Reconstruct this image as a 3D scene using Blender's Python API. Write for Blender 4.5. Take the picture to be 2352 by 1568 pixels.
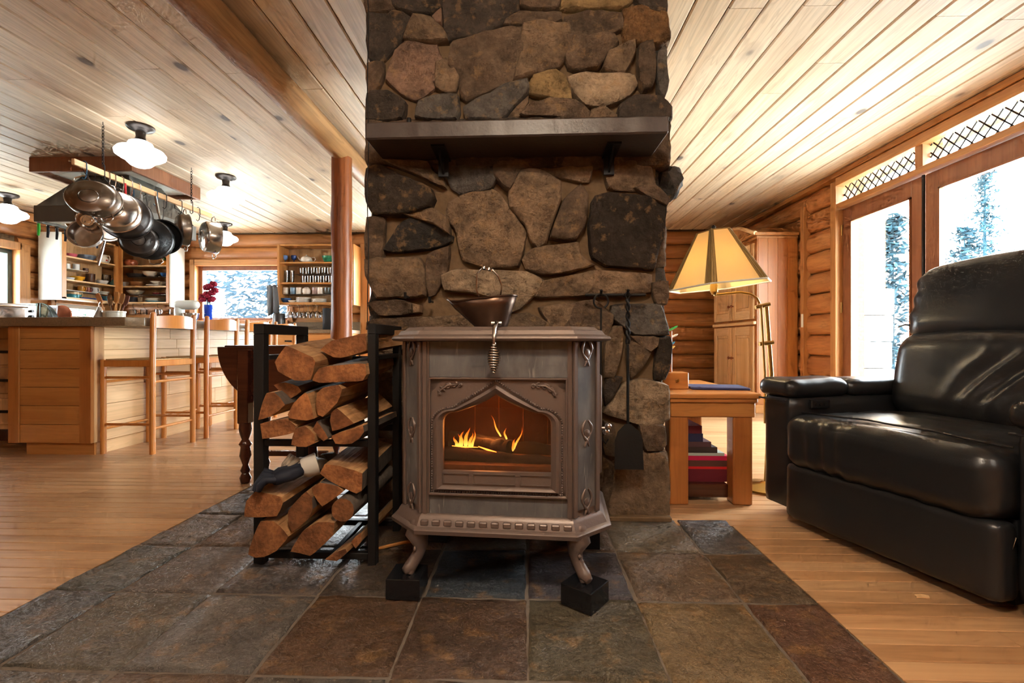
import bpy, bmesh, math, random
from mathutils import Vector, Matrix, noise, Euler

for _o in list(bpy.data.objects):
    bpy.data.objects.remove(_o)
SC = bpy.context.scene
COL = SC.collection
RND = random.Random(7)

# ------------------------------------------------------------------ camera
F, CX, CY, H = 1090.0, 1176.0, 784.0, 0.78       # focal length in pixels of the 2352x1568 frame
YAW = math.atan(36.0 / F)
SN, CN = math.sin(YAW), math.cos(YAW)
cam_d = bpy.data.cameras.new('camera')
cam_d.sensor_width = 36.0
cam_d.lens = 36.0 * F / 2352.0
cam_d.clip_start, cam_d.clip_end = 0.05, 200
cam = bpy.data.objects.new('camera', cam_d)
COL.objects.link(cam)
cam.location = (0, 0, H)
cam.rotation_euler = (math.pi / 2, 0, YAW)
SC.camera = cam

# ------------------------------------------------------------------ world, exposure
w = bpy.data.worlds.new('bright overcast sky')
SC.world = w
w.use_nodes = True
w.node_tree.nodes['Background'].inputs[0].default_value = (0.88, 0.95, 1.0, 1)
w.node_tree.nodes['Background'].inputs[1].default_value = 13.0
SC.view_settings.view_transform = 'Standard'
SC.view_settings.look = 'None'
SC.view_settings.gamma = 1
SC.view_settings.use_curve_mapping = False
SC.view_settings.exposure = 2.05
try:
    SC.cycles.max_bounces = 6
    SC.cycles.diffuse_bounces = 3
    SC.cycles.transparent_max_bounces = 10
    SC.cycles.sample_clamp_indirect = 6
    SC.cycles.caustics_reflective = False
    SC.cycles.caustics_refractive = False
    SC.cycles.use_denoising = True
    SC.cycles.use_adaptive_sampling = True
    SC.cycles.adaptive_threshold = .07
    SC.cycles.adaptive_min_samples = 12
except Exception:
    pass

# room numbers (metres, camera above the origin, +Y into the picture)
ZC = 2.38                 # ceiling
XL, XR = -6.13, 2.95      # log walls left / right
YB = 6.87                 # log wall at the back
YF = -2.6                 # wall behind the camera

def portal(name, loc, rot, sx, sy):
    l = bpy.data.lights.new(name, 'AREA')
    l.shape = 'RECTANGLE'; l.size = sx; l.size_y = sy; l.energy = 1
    l.cycles.is_portal = True
    o = bpy.data.objects.new(name, l); COL.objects.link(o)
    o.location = loc; o.rotation_euler = rot
    return o
# daylight enters by the glazed doors, the kitchen windows and the entry door
portal('daylight_doors', (XR + .16, 3.70, 1.15), (0, math.pi / 2, 0), 2.4, 2.0)
portal('daylight_kitchen', (-4.2, YB + .14, 1.50), (-math.pi / 2, 0, 0), 1.45, .85)
portal('daylight_entry', (-1.8, YB + .14, 1.10), (-math.pi / 2, 0, 0), 1.0, 2.0)

# ------------------------------------------------------------------ pixel -> place
def P(px, py, zc):
    u, v = (px - CX) / F, (CY - py) / F
    return Vector((zc * (u * CN - SN), zc * (CN + u * SN), H + v * zc))
def PY(px, py, Y):
    u = (px - CX) / F
    return P(px, py, Y / (CN + u * SN))
def PX(px, py, X):
    u = (px - CX) / F
    return P(px, py, X / (u * CN - SN))
def G(px, py, z=0.0):
    return P(px, py, (H - z) * F / (py - CY))
def lin(c):
    c = c / 255.0
    return c / 12.92 if c <= .04045 else ((c + .055) / 1.055) ** 2.4
def S(r, g, b):
    return (lin(r), lin(g), lin(b), 1.0)

# ------------------------------------------------------------------ materials
def new_mat(name):
    m = bpy.data.materials.new(name); m.use_nodes = True
    nt = m.node_tree; b = nt.nodes['Principled BSDF']
    return m, nt, b
def N(nt, typ, **kw):
    n = nt.nodes.new(typ)
    for k, v in kw.items():
        if k == 'op': n.operation = v
        elif k == 'dims': setattr(n, [a for a in ('voronoi_dimensions', 'noise_dimensions') if hasattr(n, a)][0], v)
        else: n.inputs[k].default_value = v
    return n
def L(nt, a, b): nt.links.new(a, b)
def ramp(nt, src, stops):
    r = nt.nodes.new('ShaderNodeValToRGB')
    e = r.color_ramp.elements
    while len(e) < len(stops): e.new(.5)
    for i, (p, c) in enumerate(stops):
        e[i].position = p
        e[i].color = c if isinstance(c, tuple) else (c, c, c, 1)
    L(nt, src, r.inputs[0])
    return r.outputs[0]
def mix(nt, fac, a, b, mode='MIX'):
    m = nt.nodes.new('ShaderNodeMix'); m.data_type = 'RGBA'; m.blend_type = mode
    for s, v in ((m.inputs[0], fac), (m.inputs[6], a), (m.inputs[7], b)):
        if hasattr(v, 'links') or hasattr(v, 'is_linked'): L(nt, v, s)
        else: s.default_value = v
    return m.outputs[2]
def coords(nt, scale, rnd=True):
    tc = nt.nodes.new('ShaderNodeTexCoord')
    src = tc.outputs['Object']
    if rnd:
        oi = nt.nodes.new('ShaderNodeObjectInfo')
        mu = N(nt, 'ShaderNodeMath', op='MULTIPLY'); mu.inputs[1].default_value = 37.0
        L(nt, oi.outputs['Random'], mu.inputs[0])
        ad = N(nt, 'ShaderNodeVectorMath', op='ADD')
        L(nt, src, ad.inputs[0]); L(nt, mu.outputs[0], ad.inputs[1])
        src = ad.outputs[0]
    mp = nt.nodes.new('ShaderNodeMapping')
    mp.inputs['Scale'].default_value = scale
    L(nt, src, mp.inputs['Vector'])
    return mp.outputs[0], src
def plain(name, col, rough=.5, metal=0., spec=.5, emit=None, estr=0., bump=0., bscale=60, var=0.):
    m, nt, b = new_mat(name)
    b.inputs['Base Color'].default_value = col
    b.inputs['Roughness'].default_value = rough
    b.inputs['Metallic'].default_value = metal
    b.inputs['Specular IOR Level'].default_value = spec
    if emit:
        b.inputs['Emission Color'].default_value = emit
        b.inputs['Emission Strength'].default_value = estr
    if bump or var:
        v, _ = coords(nt, (1, 1, 1))
        n = N(nt, 'ShaderNodeTexNoise', Scale=bscale, Detail=4.0); L(nt, v, n.inputs['Vector'])
        if bump:
            bp = N(nt, 'ShaderNodeBump', Strength=bump, Distance=.004); L(nt, n.outputs[0], bp.inputs['Height'])
            L(nt, bp.outputs[0], b.inputs['Normal'])
        if var:
            c = mix(nt, n.outputs[0], tuple(x * (1 - var) for x in col[:3]) + (1,), tuple(min(1, x * (1 + var)) for x in col[:3]) + (1,))
            L(nt, c, b.inputs['Base Color'])
    return m
def wood(name, c1, c2, axis='Y', knots=.5, rough=.45, knot=S(96, 74, 58), kscale=3.2, grain=.35, tint=.12, bump=.15, fine=1.0, thin=None):
    m, nt, b = new_mat(name)
    i = 'XYZ'.index(axis)
    sc = [7.0 * fine] * 3; sc[i] = .55
    v, src = coords(nt, sc)
    n1 = N(nt, 'ShaderNodeTexNoise', Scale=1.0, Detail=3.0, Roughness=.55, Distortion=.6); L(nt, v, n1.inputs['Vector'])
    mu = N(nt, 'ShaderNodeMath', op='MULTIPLY'); mu.inputs[1].default_value = 70.0; L(nt, n1.outputs[0], mu.inputs[0])
    si = N(nt, 'ShaderNodeMath', op='SINE'); L(nt, mu.outputs[0], si.inputs[0])
    line = ramp(nt, si.outputs[0], [(.0, 0.), (.55, .0), (1., 1.)])
    sc2 = [60.0 * fine] * 3; sc2[i] = 1.6
    v2, _ = coords(nt, sc2)
    n2 = N(nt, 'ShaderNodeTexNoise', Scale=1.0, Detail=4.0); L(nt, v2, n2.inputs['Vector'])
    base = mix(nt, ramp(nt, n1.outputs[0], [(.3, 0.), (.72, 1.)]), c1, c2)
    base = mix(nt, ramp(nt, n2.outputs[0], [(.42, 0.), (.78, grain)]), base, tuple(x * .55 for x in c2[:3]) + (1,))
    gl = N(nt, 'ShaderNodeMath', op='MULTIPLY'); gl.inputs[1].default_value = grain * .55; L(nt, line, gl.inputs[0])
    base = mix(nt, gl.outputs[0], base, tuple(x * .6 for x in c2[:3]) + (1,))
    if knots > 0:
        mp = nt.nodes.new('ShaderNodeMapping'); s3 = [1.0] * 3; s3[i] = .62
        if thin: s3['XYZ'.index(thin)] = .12
        mp.inputs['Scale'].default_value = s3; L(nt, src, mp.inputs['Vector'])
        vo = N(nt, 'ShaderNodeTexVoronoi', Scale=kscale, Randomness=1.0); L(nt, mp.outputs[0], vo.inputs['Vector'])
        kf = ramp(nt, vo.outputs['Distance'], [(.0, knots), (.075, knots), (.115, knots * .3), (.24, 0.)])
        base = mix(nt, kf, base, knot)
    oi = nt.nodes.new('ShaderNodeObjectInfo')
    hs = nt.nodes.new('ShaderNodeHueSaturation')
    mr = N(nt, 'ShaderNodeMapRange'); mr.inputs[3].default_value = 1 - tint; mr.inputs[4].default_value = 1 + tint
    ge = nt.nodes.new('ShaderNodeNewGeometry')
    sm = N(nt, 'ShaderNodeMath', op='ADD'); L(nt, oi.outputs['Random'], sm.inputs[0]); L(nt, ge.outputs['Random Per Island'], sm.inputs[1])
    fr = N(nt, 'ShaderNodeMath', op='FRACT'); L(nt, sm.outputs[0], fr.inputs[0])
    L(nt, fr.outputs[0], mr.inputs[0]); L(nt, mr.outputs[0], hs.inputs['Value']); L(nt, base, hs.inputs['Color'])
    L(nt, hs.outputs[0], b.inputs['Base Color'])
    b.inputs['Roughness'].default_value = rough
    if bump:
        bp = N(nt, 'ShaderNodeBump', Strength=bump, Distance=.002); L(nt, n2.outputs[0], bp.inputs['Height'])
        L(nt, bp.outputs[0], b.inputs['Normal'])
    return m
def rock(name, lo=.45, hi=1.35, rough=.85, scale=9., bump=.8, spot=None, spot_amt=.0, spec=.3):
    """stone whose own colour comes from the object's colour"""
    m, nt, b = new_mat(name)
    v, src = coords(nt, (1, 1, 1))
    oi = nt.nodes.new('ShaderNodeObjectInfo')
    n1 = N(nt, 'ShaderNodeTexNoise', Scale=scale, Detail=8.0, Roughness=.65); L(nt, v, n1.inputs['Vector'])
    n2 = N(nt, 'ShaderNodeTexNoise', Scale=scale * 5, Detail=6.0, Roughness=.7); L(nt, v, n2.inputs['Vector'])
    k1 = ramp(nt, n1.outputs[0], [(.32, lo), (.68, hi if hi <= 1 else 1.0)])
    c = mix(nt, 1.0, oi.outputs['Color'], k1, 'MULTIPLY')
    k2 = ramp(nt, n2.outputs[0], [(.35, .62), (.65, 1.0)])
    c = mix(nt, .8, c, k2, 'MULTIPLY')
    if spot:
        n3 = N(nt, 'ShaderNodeTexNoise', Scale=scale * 2.2, Detail=6.0, Roughness=.6); L(nt, v, n3.inputs['Vector'])
        f = ramp(nt, n3.outputs[0], [(.56, 0.), (.66, spot_amt)])
        c = mix(nt, f, c, spot)
    L(nt, c, b.inputs['Base Color'])
    b.inputs['Roughness'].default_value = rough
    b.inputs['Specular IOR Level'].default_value = spec
    ad = N(nt, 'ShaderNodeMath', op='ADD'); L(nt, n1.outputs[0], ad.inputs[0]); L(nt, n2.outputs[0], ad.inputs[1])
    bp = N(nt, 'ShaderNodeBump', Strength=bump, Distance=.018); L(nt, ad.outputs[0], bp.inputs['Height'])
    L(nt, bp.outputs[0], b.inputs['Normal'])
    return m
def tinted(name, rough=.3, metal=0., spec=.5, var=.0):
    """colour taken from the object's own colour"""
    m, nt, b = new_mat(name)
    oi = nt.nodes.new('ShaderNodeObjectInfo')
    L(nt, oi.outputs['Color'], b.inputs['Base Color'])
    b.inputs['Roughness'].default_value = rough; b.inputs['Metallic'].default_value = metal
    b.inputs['Specular IOR Level'].default_value = spec
    return m
def pane(name, tint=(1, 1, 1, 1), gloss=.06, rough=.0):
    m, nt, b = new_mat(name)
    nt.nodes.remove(b)
    out = nt.nodes['Material Output']
    t = nt.nodes.new('ShaderNodeBsdfTransparent'); t.inputs[0].default_value = tint
    g = nt.nodes.new('ShaderNodeBsdfGlossy'); g.inputs['Roughness'].default_value = rough
    lw = nt.nodes.new('ShaderNodeLayerWeight'); lw.inputs[0].default_value = .25
    mr = N(nt, 'ShaderNodeMapRange'); mr.inputs[3].default_value = gloss * .5; mr.inputs[4].default_value = min(1, gloss * 6)
    L(nt, lw.outputs['Fresnel'], mr.inputs[0])
    mx = nt.nodes.new('ShaderNodeMixShader'); L(nt, mr.outputs[0], mx.inputs[0])
    L(nt, t.outputs[0], mx.inputs[1]); L(nt, g.outputs[0], mx.inputs[2]); L(nt, mx.outputs[0], out.inputs[0])
    return m

M = {}
M['ceil'] = wood('whitewashed knotty pine', S(224, 208, 184), S(206, 180, 148), 'Y', .92, .5, S(84, 74, 72), 3.3, .6, .08, thin='Z')
M['ceil_gap'] = plain('shadowed board gap', S(60, 38, 20), .9)
M['log'] = wood('oiled round log', S(202, 142, 84), S(168, 104, 54), 'X', .7, .4, S(92, 48, 20), 2.2, .5, .12, .3)
M['logy'] = wood('oiled round log lengthwise', S(200, 140, 84), S(166, 102, 54), 'Y', .7, .4, S(92, 48, 20), 2.2, .5, .12, .3)
M['beam'] = wood('weathered round beam', S(188, 144, 96), S(136, 94, 56), 'Y', .8, .55, S(70, 44, 26), 3.0, .5, .05, .4)
M['post'] = wood('varnished round post', S(176, 98, 42), S(118, 58, 20), 'Z', .7, .4, S(52, 26, 12), 3.0, .6, .05, .4)
M['floor'] = wood('satin fir flooring', S(200, 160, 118), S(172, 126, 84), 'X', .3, .30, S(110, 68, 34), 2.0, .35, .13, .1, thin='Z')
M['trim'] = wood('fir trim', S(198, 142, 86), S(168, 110, 60), 'Z', .35, .4, S(96, 54, 24), 2.5, .4, .08)
M['trimx'] = wood('fir trim lengthwise', S(198, 142, 86), S(168, 110, 60), 'Y', .35, .4, S(96, 54, 24), 2.5, .4, .08)
M['doorw'] = wood('stained fir door', S(158, 104, 70), S(130, 80, 52), 'Z', 0, .35, S(96, 54, 24), 2.5, .35, .06)
M['pine'] = wood('orange pine', S(206, 148, 84), S(184, 118, 58), 'X', .75, .4, S(104, 56, 22), 4.2, .3, .08, thin='Y')
M['pinez'] = wood('orange pine upright', S(202, 142, 78), S(180, 112, 54), 'Z', .6, .4, S(104, 56, 22), 3.0, .3, .08)
M['armo'] = wood('honey pine', S(194, 128, 66), S(166, 98, 44), 'Z', .6, .4, S(96, 52, 20), 3.0, .3, .06)
M['pale'] = wood('pale knotty pine', S(232, 196, 150), S(206, 160, 108), 'Y', .75, .42, S(120, 82, 54), 4.2, .3, .08, thin='X')
M['palez'] = wood('pale knotty pine upright', S(226, 184, 134), S(202, 152, 98), 'Z', .6, .42, S(120, 76, 46), 3.2, .3, .08)
M['stool'] = wood('varnished beech', S(206, 138, 70), S(184, 112, 50), 'Z', 0, .25, S(100, 60, 30), 2., .25, .04, .05)
M['slate'] = rock('riven slate', .5, 1., .30, 6., .9, S(150, 112, 66), .4, .5)
M['stone'] = rock('field stone', .34, 1., .85, 9., 1., S(176, 138, 92), .35)
M['mortar'] = plain('brown mortar', S(112, 90, 66), .95, 0, .2, bump=.9, bscale=40, var=.25)
M['grout'] = plain('tile grout', S(104, 92, 80), .9, bump=.5, bscale=60, var=.2)
M['iron'] = plain('black iron', S(26, 25, 25), .55, .3, .4, bump=.15, bscale=90)
M['mantel'] = plain('dark honed stone', S(62, 50, 44), .4, 0, .5, bump=.25, bscale=50, var=.2)
M['enamel'] = plain('brown enamelled cast iron', S(108, 92, 84), .38, .25, .5, bump=.15, bscale=120)
M['soap'] = None
M['chrome'] = plain('polished steel', S(196, 190, 184), .22, 1.)
M['steel'] = plain('brushed steel', S(150, 142, 134), .3, 1., bump=.05, bscale=150)
M['darksteel'] = plain('dark steel pan', S(74, 70, 68), .38, .9)
M['brass'] = plain('antique brass', S(178, 146, 84), .28, 1.)
M['leather'] = None
M['cer'] = tinted('glazed pottery', .25)
M['matte'] = tinted('matt colour', .7, 0, .3)
M['metalc'] = tinted('coloured metal', .35, .9)
M['white'] = plain('white painted panel', S(226, 228, 222), .5, bump=.05, bscale=20)
M['glass'] = pane('window glass', (.97, .99, .99, 1), .05)
M['tumbler'] = pane('drinking glass', (.93, .96, .97, 1), .22, .03)
M['fireglass'] = pane('stove glass', (.93, .86, .80, 1), .07, .02)
M['granite'] = plain('speckled granite', S(126, 106, 82), .3, 0, .5, bscale=90, var=.45)
M['shade'] = plain('lit opal glass', S(250, 250, 250), .3, emit=(1, .98, .96, 1), estr=1.4)
M['shade_bright'] = plain('lit cream opal glass', S(250, 240, 220), .3, emit=(1, .86, .68, 1), estr=34.)
M['shade_warm'] = plain('lit amber opal glass', S(250, 240, 220), .3, emit=(1, .92, .82, 1), estr=14.)
M['black'] = plain('black plastic', S(22, 22, 24), .45)
M['blackstone'] = plain('polished black stone', S(24, 24, 26), .12)
M['blackpan'] = plain('black non stick pan', S(30, 30, 31), .38, .3)
M['maho'] = wood('dark mahogany', S(86, 44, 30), S(54, 26, 18), 'X', 0, .18, S(30, 20, 14), 2., .4, .05, .05)

def soapstone():
    m, nt, b = new_mat('veined soapstone')
    v, _ = coords(nt, (1, 1, .45))
    n = N(nt, 'ShaderNodeTexNoise', Scale=16., Detail=7., Roughness=.6); L(nt, v, n.inputs['Vector'])
    c = mix(nt, ramp(nt, n.outputs[0], [(.35, 0.), (.65, 1.)]), S(76, 74, 74), S(108, 105, 103))
    mp = nt.nodes.new('ShaderNodeMapping'); mp.inputs['Rotation'].default_value = (0, -.55, 0); mp.inputs['Scale'].default_value = (70, 70, 16)
    L(nt, v, mp.inputs['Vector'])
    n2 = N(nt, 'ShaderNodeTexNoise', Scale=1., Detail=3., Distortion=.8); L(nt, mp.outputs[0], n2.inputs['Vector'])
    c = mix(nt, ramp(nt, n2.outputs[0], [(.62, 0.), (.72, .45)]), c, S(170, 163, 154))
    L(nt, c, b.inputs['Base Color']); b.inputs['Roughness'].default_value = .5
    return m
M['soap'] = soapstone()
def leather():
    m, nt, b = new_mat('black leather')
    v, _ = coords(nt, (1, 1, 1), False)
    vo = N(nt, 'ShaderNodeTexVoronoi', Scale=260.); L(nt, v, vo.inputs['Vector'])
    n = N(nt, 'ShaderNodeTexNoise', Scale=7., Detail=5., Distortion=.5); L(nt, v, n.inputs['Vector'])
    b.inputs['Base Color'].default_value = S(36, 36, 37)
    b.inputs['Roughness'].default_value = .30
    b1 = N(nt, 'ShaderNodeBump', Strength=.12, Distance=.001); L(nt, vo.outputs['Distance'], b1.inputs['Height'])
    L(nt, b1.outputs[0], b.inputs['Normal'])
    return m
M['leather'] = leather()

# ------------------------------------------------------------------ mesh building
class MB:
    def __init__(s): s.v = []; s.f = []
    def add(s, vs, fs, mat=None):
        o = len(s.v)
        s.v += [tuple(mat @ Vector(p)) if mat else tuple(p) for p in vs]
        s.f += [tuple(i + o for i in f) for f in fs]
        return s
    def box(s, x0, x1, y0, y1, z0, z1, mat=None):
        vs = [(x, y, z) for z in (z0, z1) for y in (y0, y1) for x in (x0, x1)]
        return s.add(vs, [(0, 2, 3, 1), (4, 5, 7, 6), (0, 1, 5, 4), (2, 6, 7, 3), (0, 4, 6, 2), (1, 3, 7, 5)], mat)
    def cyl(s, p0, p1, r0, r1=None, n=12, caps=True):
        r1 = r0 if r1 is None else r1
        return s.tube([p0, p1], [r0, r1], n, caps)
    def tube(s, pts, r, n=8, caps=True, closed=False):
        pts = [Vector(p) for p in pts]
        k = len(pts)
        rs = r if isinstance(r, (list, tuple)) else [r] * k
        vs = []; fs = []
        up = None
        for i, p in enumerate(pts):
            a = pts[(i - 1) % k] if (i or closed) else pts[i]
            b = pts[(i + 1) % k] if (i < k - 1 or closed) else pts[i]
            t = (b - a)
            t = t.normalized() if t.length > 1e-9 else Vector((0, 0, 1))
            if up is None:
                up = Vector((0, 0, 1)) if abs(t.z) < .9 else Vector((0, 1, 0))
            x = up - t * up.dot(t)
            if x.length < 1e-6: x = t.orthogonal()
            x.normalize(); up = x
            y = t.cross(x)
            for j in range(n):
                a_ = 2 * math.pi * j / n
                vs.append(p + (x * math.cos(a_) + y * math.sin(a_)) * rs[i])
        for i in range(k if closed else k - 1):
            for j in range(n):
                a, b = i * n + j, i * n + (j + 1) % n
                c, d = ((i + 1) % k) * n + (j + 1) % n, ((i + 1) % k) * n + j
                fs.append((a, b, c, d))
        if caps and not closed:
            fs.append(tuple(reversed(range(n)))); fs.append(tuple(range((k - 1) * n, k * n)))
        return s.add(vs, fs)
    def lathe(s, prof, n=24, mat=None, closed=False):
        """prof: [(r, z)...] turned about local z"""
        vs = []; fs = []; k = len(prof)
        for r, z in prof:
            for j in range(n):
                a = 2 * math.pi * j / n
                vs.append((max(r, 1e-4) * math.cos(a), max(r, 1e-4) * math.sin(a), z))
        for i in range(k if closed else k - 1):
            for j in range(n):
                i2 = (i + 1) % k
                fs.append((i * n + j, i * n + (j + 1) % n, i2 * n + (j + 1) % n, i2 * n + j))
        if not closed:
            fs.append(tuple(reversed(range(n)))); fs.append(tuple(range((k - 1) * n, k * n)))
        return s.add(vs, fs, mat)
    def prism(s, poly, d, mat=None):
        """poly: 3d points of one face, d: extrusion vector"""
        n = len(poly); d = Vector(d)
        vs = [Vector(p) for p in poly] + [Vector(p) + d for p in poly]
        fs = [tuple(range(n)), tuple(reversed(range(n, 2 * n)))]
        fs += [(i, i + n, (i + 1) % n + n, (i + 1) % n) for i in range(n)]
        return s.add(vs, fs, mat)
    def rbox(s, hx, hy, hz, r, n=8, mat=None, fn=None):
        """rounded box, half sizes hx hy hz, radius r; fn(p, normal)->offset"""
        vs = []; fs = []; idx = {}
        inner = (hx - r, hy - r, hz - r)
        def pt(a, b, c):
            key = (a, b, c)
            if key in idx: return idx[key]
            q = Vector((hx * (2 * a / n - 1), hy * (2 * b / n - 1), hz * (2 * c / n - 1)))
            i = Vector([max(-inner[k], min(inner[k], q[k])) for k in range(3)])
            d = q - i
            d = d.normalized() if d.length > 1e-9 else Vector((0, 0, 1))
            p = i + d * r
            if fn: p = p + Vector(fn(p, d))
            idx[key] = len(vs); vs.append(p)
            return idx[key]
        for a in range(n):
            for b in range(n):
                fs.append((pt(a, b, 0), pt(a, b + 1, 0), pt(a + 1, b + 1, 0), pt(a + 1, b, 0)))
                fs.append((pt(a, b, n), pt(a + 1, b, n), pt(a + 1, b + 1, n), pt(a, b + 1, n)))
                fs.append((pt(a, 0, b), pt(a + 1, 0, b), pt(a + 1, 0, b + 1), pt(a, 0, b + 1)))
                fs.append((pt(a, n, b), pt(a, n, b + 1), pt(a + 1, n, b + 1), pt(a + 1, n, b)))
                fs.append((pt(0, a, b), pt(0, a, b + 1), pt(0, a + 1, b + 1), pt(0, a + 1, b)))
                fs.append((pt(n, a, b), pt(n, a + 1, b), pt(n, a + 1, b + 1), pt(n, a, b + 1)))
        return s.add(vs, fs, mat)
    def build(s, name, mat, parent=None, bevel=0., seg=1, smooth=38, color=None, loc=None, rz=None, fix=True):
        me = bpy.data.meshes.new(name)
        bm = bmesh.new()
        bv = [bm.verts.new(p) for p in s.v]
        for f in s.f:
            try: bm.faces.new([bv[i] for i in f])
            except ValueError: pass
        if fix: bmesh.ops.recalc_face_normals(bm, faces=bm.faces[:])
        if bevel:
            bmesh.ops.bevel(bm, geom=bm.edges[:], offset=bevel, segments=seg, affect='EDGES', profile=.5, clamp_overlap=True)
        bm.to_mesh(me); bm.free()
        if smooth:
            for p in me.polygons: p.use_smooth = True
            try: me.set_sharp_from_angle(angle=math.radians(smooth))
            except Exception: pass
        me.materials.append(mat if not isinstance(mat, str) else M[mat])
        o = bpy.data.objects.new(name, me); COL.objects.link(o)
        if parent: o.parent = parent
        if color: o.color = color
        if loc: o.location = loc
        if rz is not None: o.rotation_euler[2] = rz
        return o
def tag(o, label=None, cat=None, group=None, kind=None):
    if label: o['label'] = label
    if cat: o['category'] = cat
    if group: o['group'] = group
    if kind: o['kind'] = kind
    return o
def empty(name, loc=(0, 0, 0), rz=0., label=None, cat=None, group=None, kind=None):
    o = bpy.data.objects.new(name, None); COL.objects.link(o)
    o.location = loc; o.rotation_euler[2] = rz; o.empty_display_size = .05
    return tag(o, label, cat, group, kind)
def copy_tree(o, parent=None):
    c = o.copy(); COL.objects.link(c)
    if parent: c.parent = parent
    for ch in [x for x in bpy.data.objects if x.parent == o]: copy_tree(ch, c)
    return c
def T(loc, rx=0., ry=0., rz=0., s=1.):
    return Matrix.Translation(loc) @ Euler((rx, ry, rz)).to_matrix().to_4x4() @ Matrix.Scale(s, 4)
def arc(c, r, a0, a1, n, ax=(1, 0, 0), ay=(0, 0, 1)):
    c, ax, ay = Vector(c), Vector(ax), Vector(ay)
    return [c + ax * r * math.cos(a0 + (a1 - a0) * i / n) + ay * r * math.sin(a0 + (a1 - a0) * i / n) for i in range(n + 1)]
def lerp(a, b, t): return a + (b - a) * t
# ================================================================== the room
CH_X0, CH_X1, CH_Y0, CH_Y1 = -.715, .612, 2.10, 2.95      # stone chimney
HX0, HX1 = -1.495, .866                                   # slate hearth
PARTS = []
# ---- ceiling of pine boards running into the picture
ceil = MB().box(XL - .2, XR + .2, YF - .1, YB + .2, ZC + .022, ZC + .15).build('ceiling', 'ceil_gap', smooth=0)
tag(ceil, kind='structure')
bw = .1735
x = XL - .02
k = 0
while x < XR:
    x1 = min(x + bw, XR + .05)
    cuts = [YF]
    y = YF + RND.uniform(.5, 2.2)
    while y < YB - .5:
        cuts.append(y); y += RND.choice([2.4, 3.0, 3.6, 4.2])
    cuts.append(YB)
    segs = list(zip(cuts[:-1], cuts[1:]))
    if x1 > CH_X0 and x < CH_X1:
        out = []
        for a, b in segs:
            if a < CH_Y0: out.append((a, min(b, CH_Y0)))
            if b > CH_Y1: out.append((max(a, CH_Y1), b))
        segs = out
    for a, b in segs:
        if b - a < .05: continue
        g, c, t = .0026, .0075, .022
        xs0, xs1 = x + g, x1 - g
        prof = [(xs0, ZC + t), (xs0, ZC + c), (xs0 + c, ZC), (xs1 - c, ZC), (xs1, ZC + c), (xs1, ZC + t)]
        MB().prism([(px, a + .0012, pz) for px, pz in prof], (0, b - a - .0024, 0)).build('ceiling_board', 'ceil', ceil, smooth=0)
    x = x1; k += 1

# ---- log walls
def log_mesh(a0, a1, z0, z1, bulge, place, seed, taper0=False, taper1=False):
    n = max(2, int((a1 - a0) / .22)); m = 8
    vs = []; fs = []
    for i in range(n + 1):
        t = i / n; a = lerp(a0, a1, t)
        e = 1.0
        if taper0: e = min(e, .35 + (a - a0) / .10)
        if taper1: e = min(e, .35 + (a1 - a) / .10)
        e = min(1., e)
        for j in range(m + 1):
            th = math.pi * j / m
            zz = (z0 + z1) / 2 - math.cos(th) * (z1 - z0) / 2
            d = bulge * (math.sin(th) ** .75) * e
            d += .010 * noise.noise(Vector((a * 2.1, zz * 7, seed * 3.7))) + .006 * noise.noise(Vector((a * 7., zz * 11, seed * 1.3)))
            if j in (0, m): d = 0
            vs.append(place(a, zz, d))
    for i in range(n):
        for j in range(m):
            p = i * (m + 1) + j
            fs.append((p, p + 1, p + m + 2, p + m + 1))
    fs.append(tuple(range(m + 1))); fs.append(tuple(reversed(range(n * (m + 1), (n + 1) * (m + 1)))))
    return vs, fs
def log_wall(name, a0, a1, place, core, openings, mat, course=.2, bulge=.06, tapers=()):
    w_ = MB()
    bs = sorted({a0, a1} | {o[0] for o in openings} | {o[1] for o in openings})
    for p, q in zip(bs[:-1], bs[1:]):
        holes = sorted([(o[2], o[3]) for o in openings if o[0] <= p and o[1] >= q])
        z = 0.
        for h0, h1 in holes:
            if h0 > z: core(w_, p, q, z, h0)
            z = h1
        if z < ZC + .1: core(w_, p, q, z, ZC + .1)
    wall = w_.build(name, 'mortar', smooth=0)
    tag(wall, kind='structure')
    z = .0; i = 0
    while z < ZC - .02:
        z1 = min(z + course, ZC)
        iv = [(a0 - .05, a1 + .05)]
        for o in openings:
            if min(z1, o[3]) - max(z, o[2]) > .03:
                nv = []
                for p, q in iv:
                    if o[0] > p + .02: nv.append((p, min(q, o[0])))
                    if o[1] < q - .02: nv.append((max(p, o[1]), q))
                iv = [v for v in nv if v[1] - v[0] > .03]
        for p, q in iv:
            vs, fs = log_mesh(p, q, z, z1, bulge, place, i + p, p in tapers, q in tapers)
            MB().add(vs, fs).build('log', mat, wall, smooth=50)
        z = z1; i += 1
    return wall
DOOR0, DOORM, DOOR1, DHEAD = 2.72, 3.665, 4.60, 2.265
w_right = log_wall('wall_right', YF, YB, lambda a, z, d: (XR + .06 - d, a, z),
    lambda w_, p, q, z0, z1: w_.box(XR + .055, XR + .26, p - (.2 if p == YF else 0), q + (.25 if q == YB else 0), z0, z1),
    [(DOOR0 - .04, DOOR1 + .04, 0, DHEAD)], 'logy', .212, .075, (DOOR1 + .04,))
KW = (-4.93, -3.50, 1.08, 1.92)          # kitchen window opening (x0,x1,z0,z1)
EW = (-2.31, -1.30, 0.0, 2.12)           # entry door opening
w_back = log_wall('wall_back', XL, XR, lambda a, z, d: (a, YB + .06 - d, z),
    lambda w_, p, q, z0, z1: w_.box(p - (.25 if p == XL else 0), q + (.25 if q == XR else 0), YB + .055, YB + .26, z0, z1), [KW, EW], 'log', .198, .06)
LW = (4.10, 5.52, 1.12, 1.90)
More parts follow.
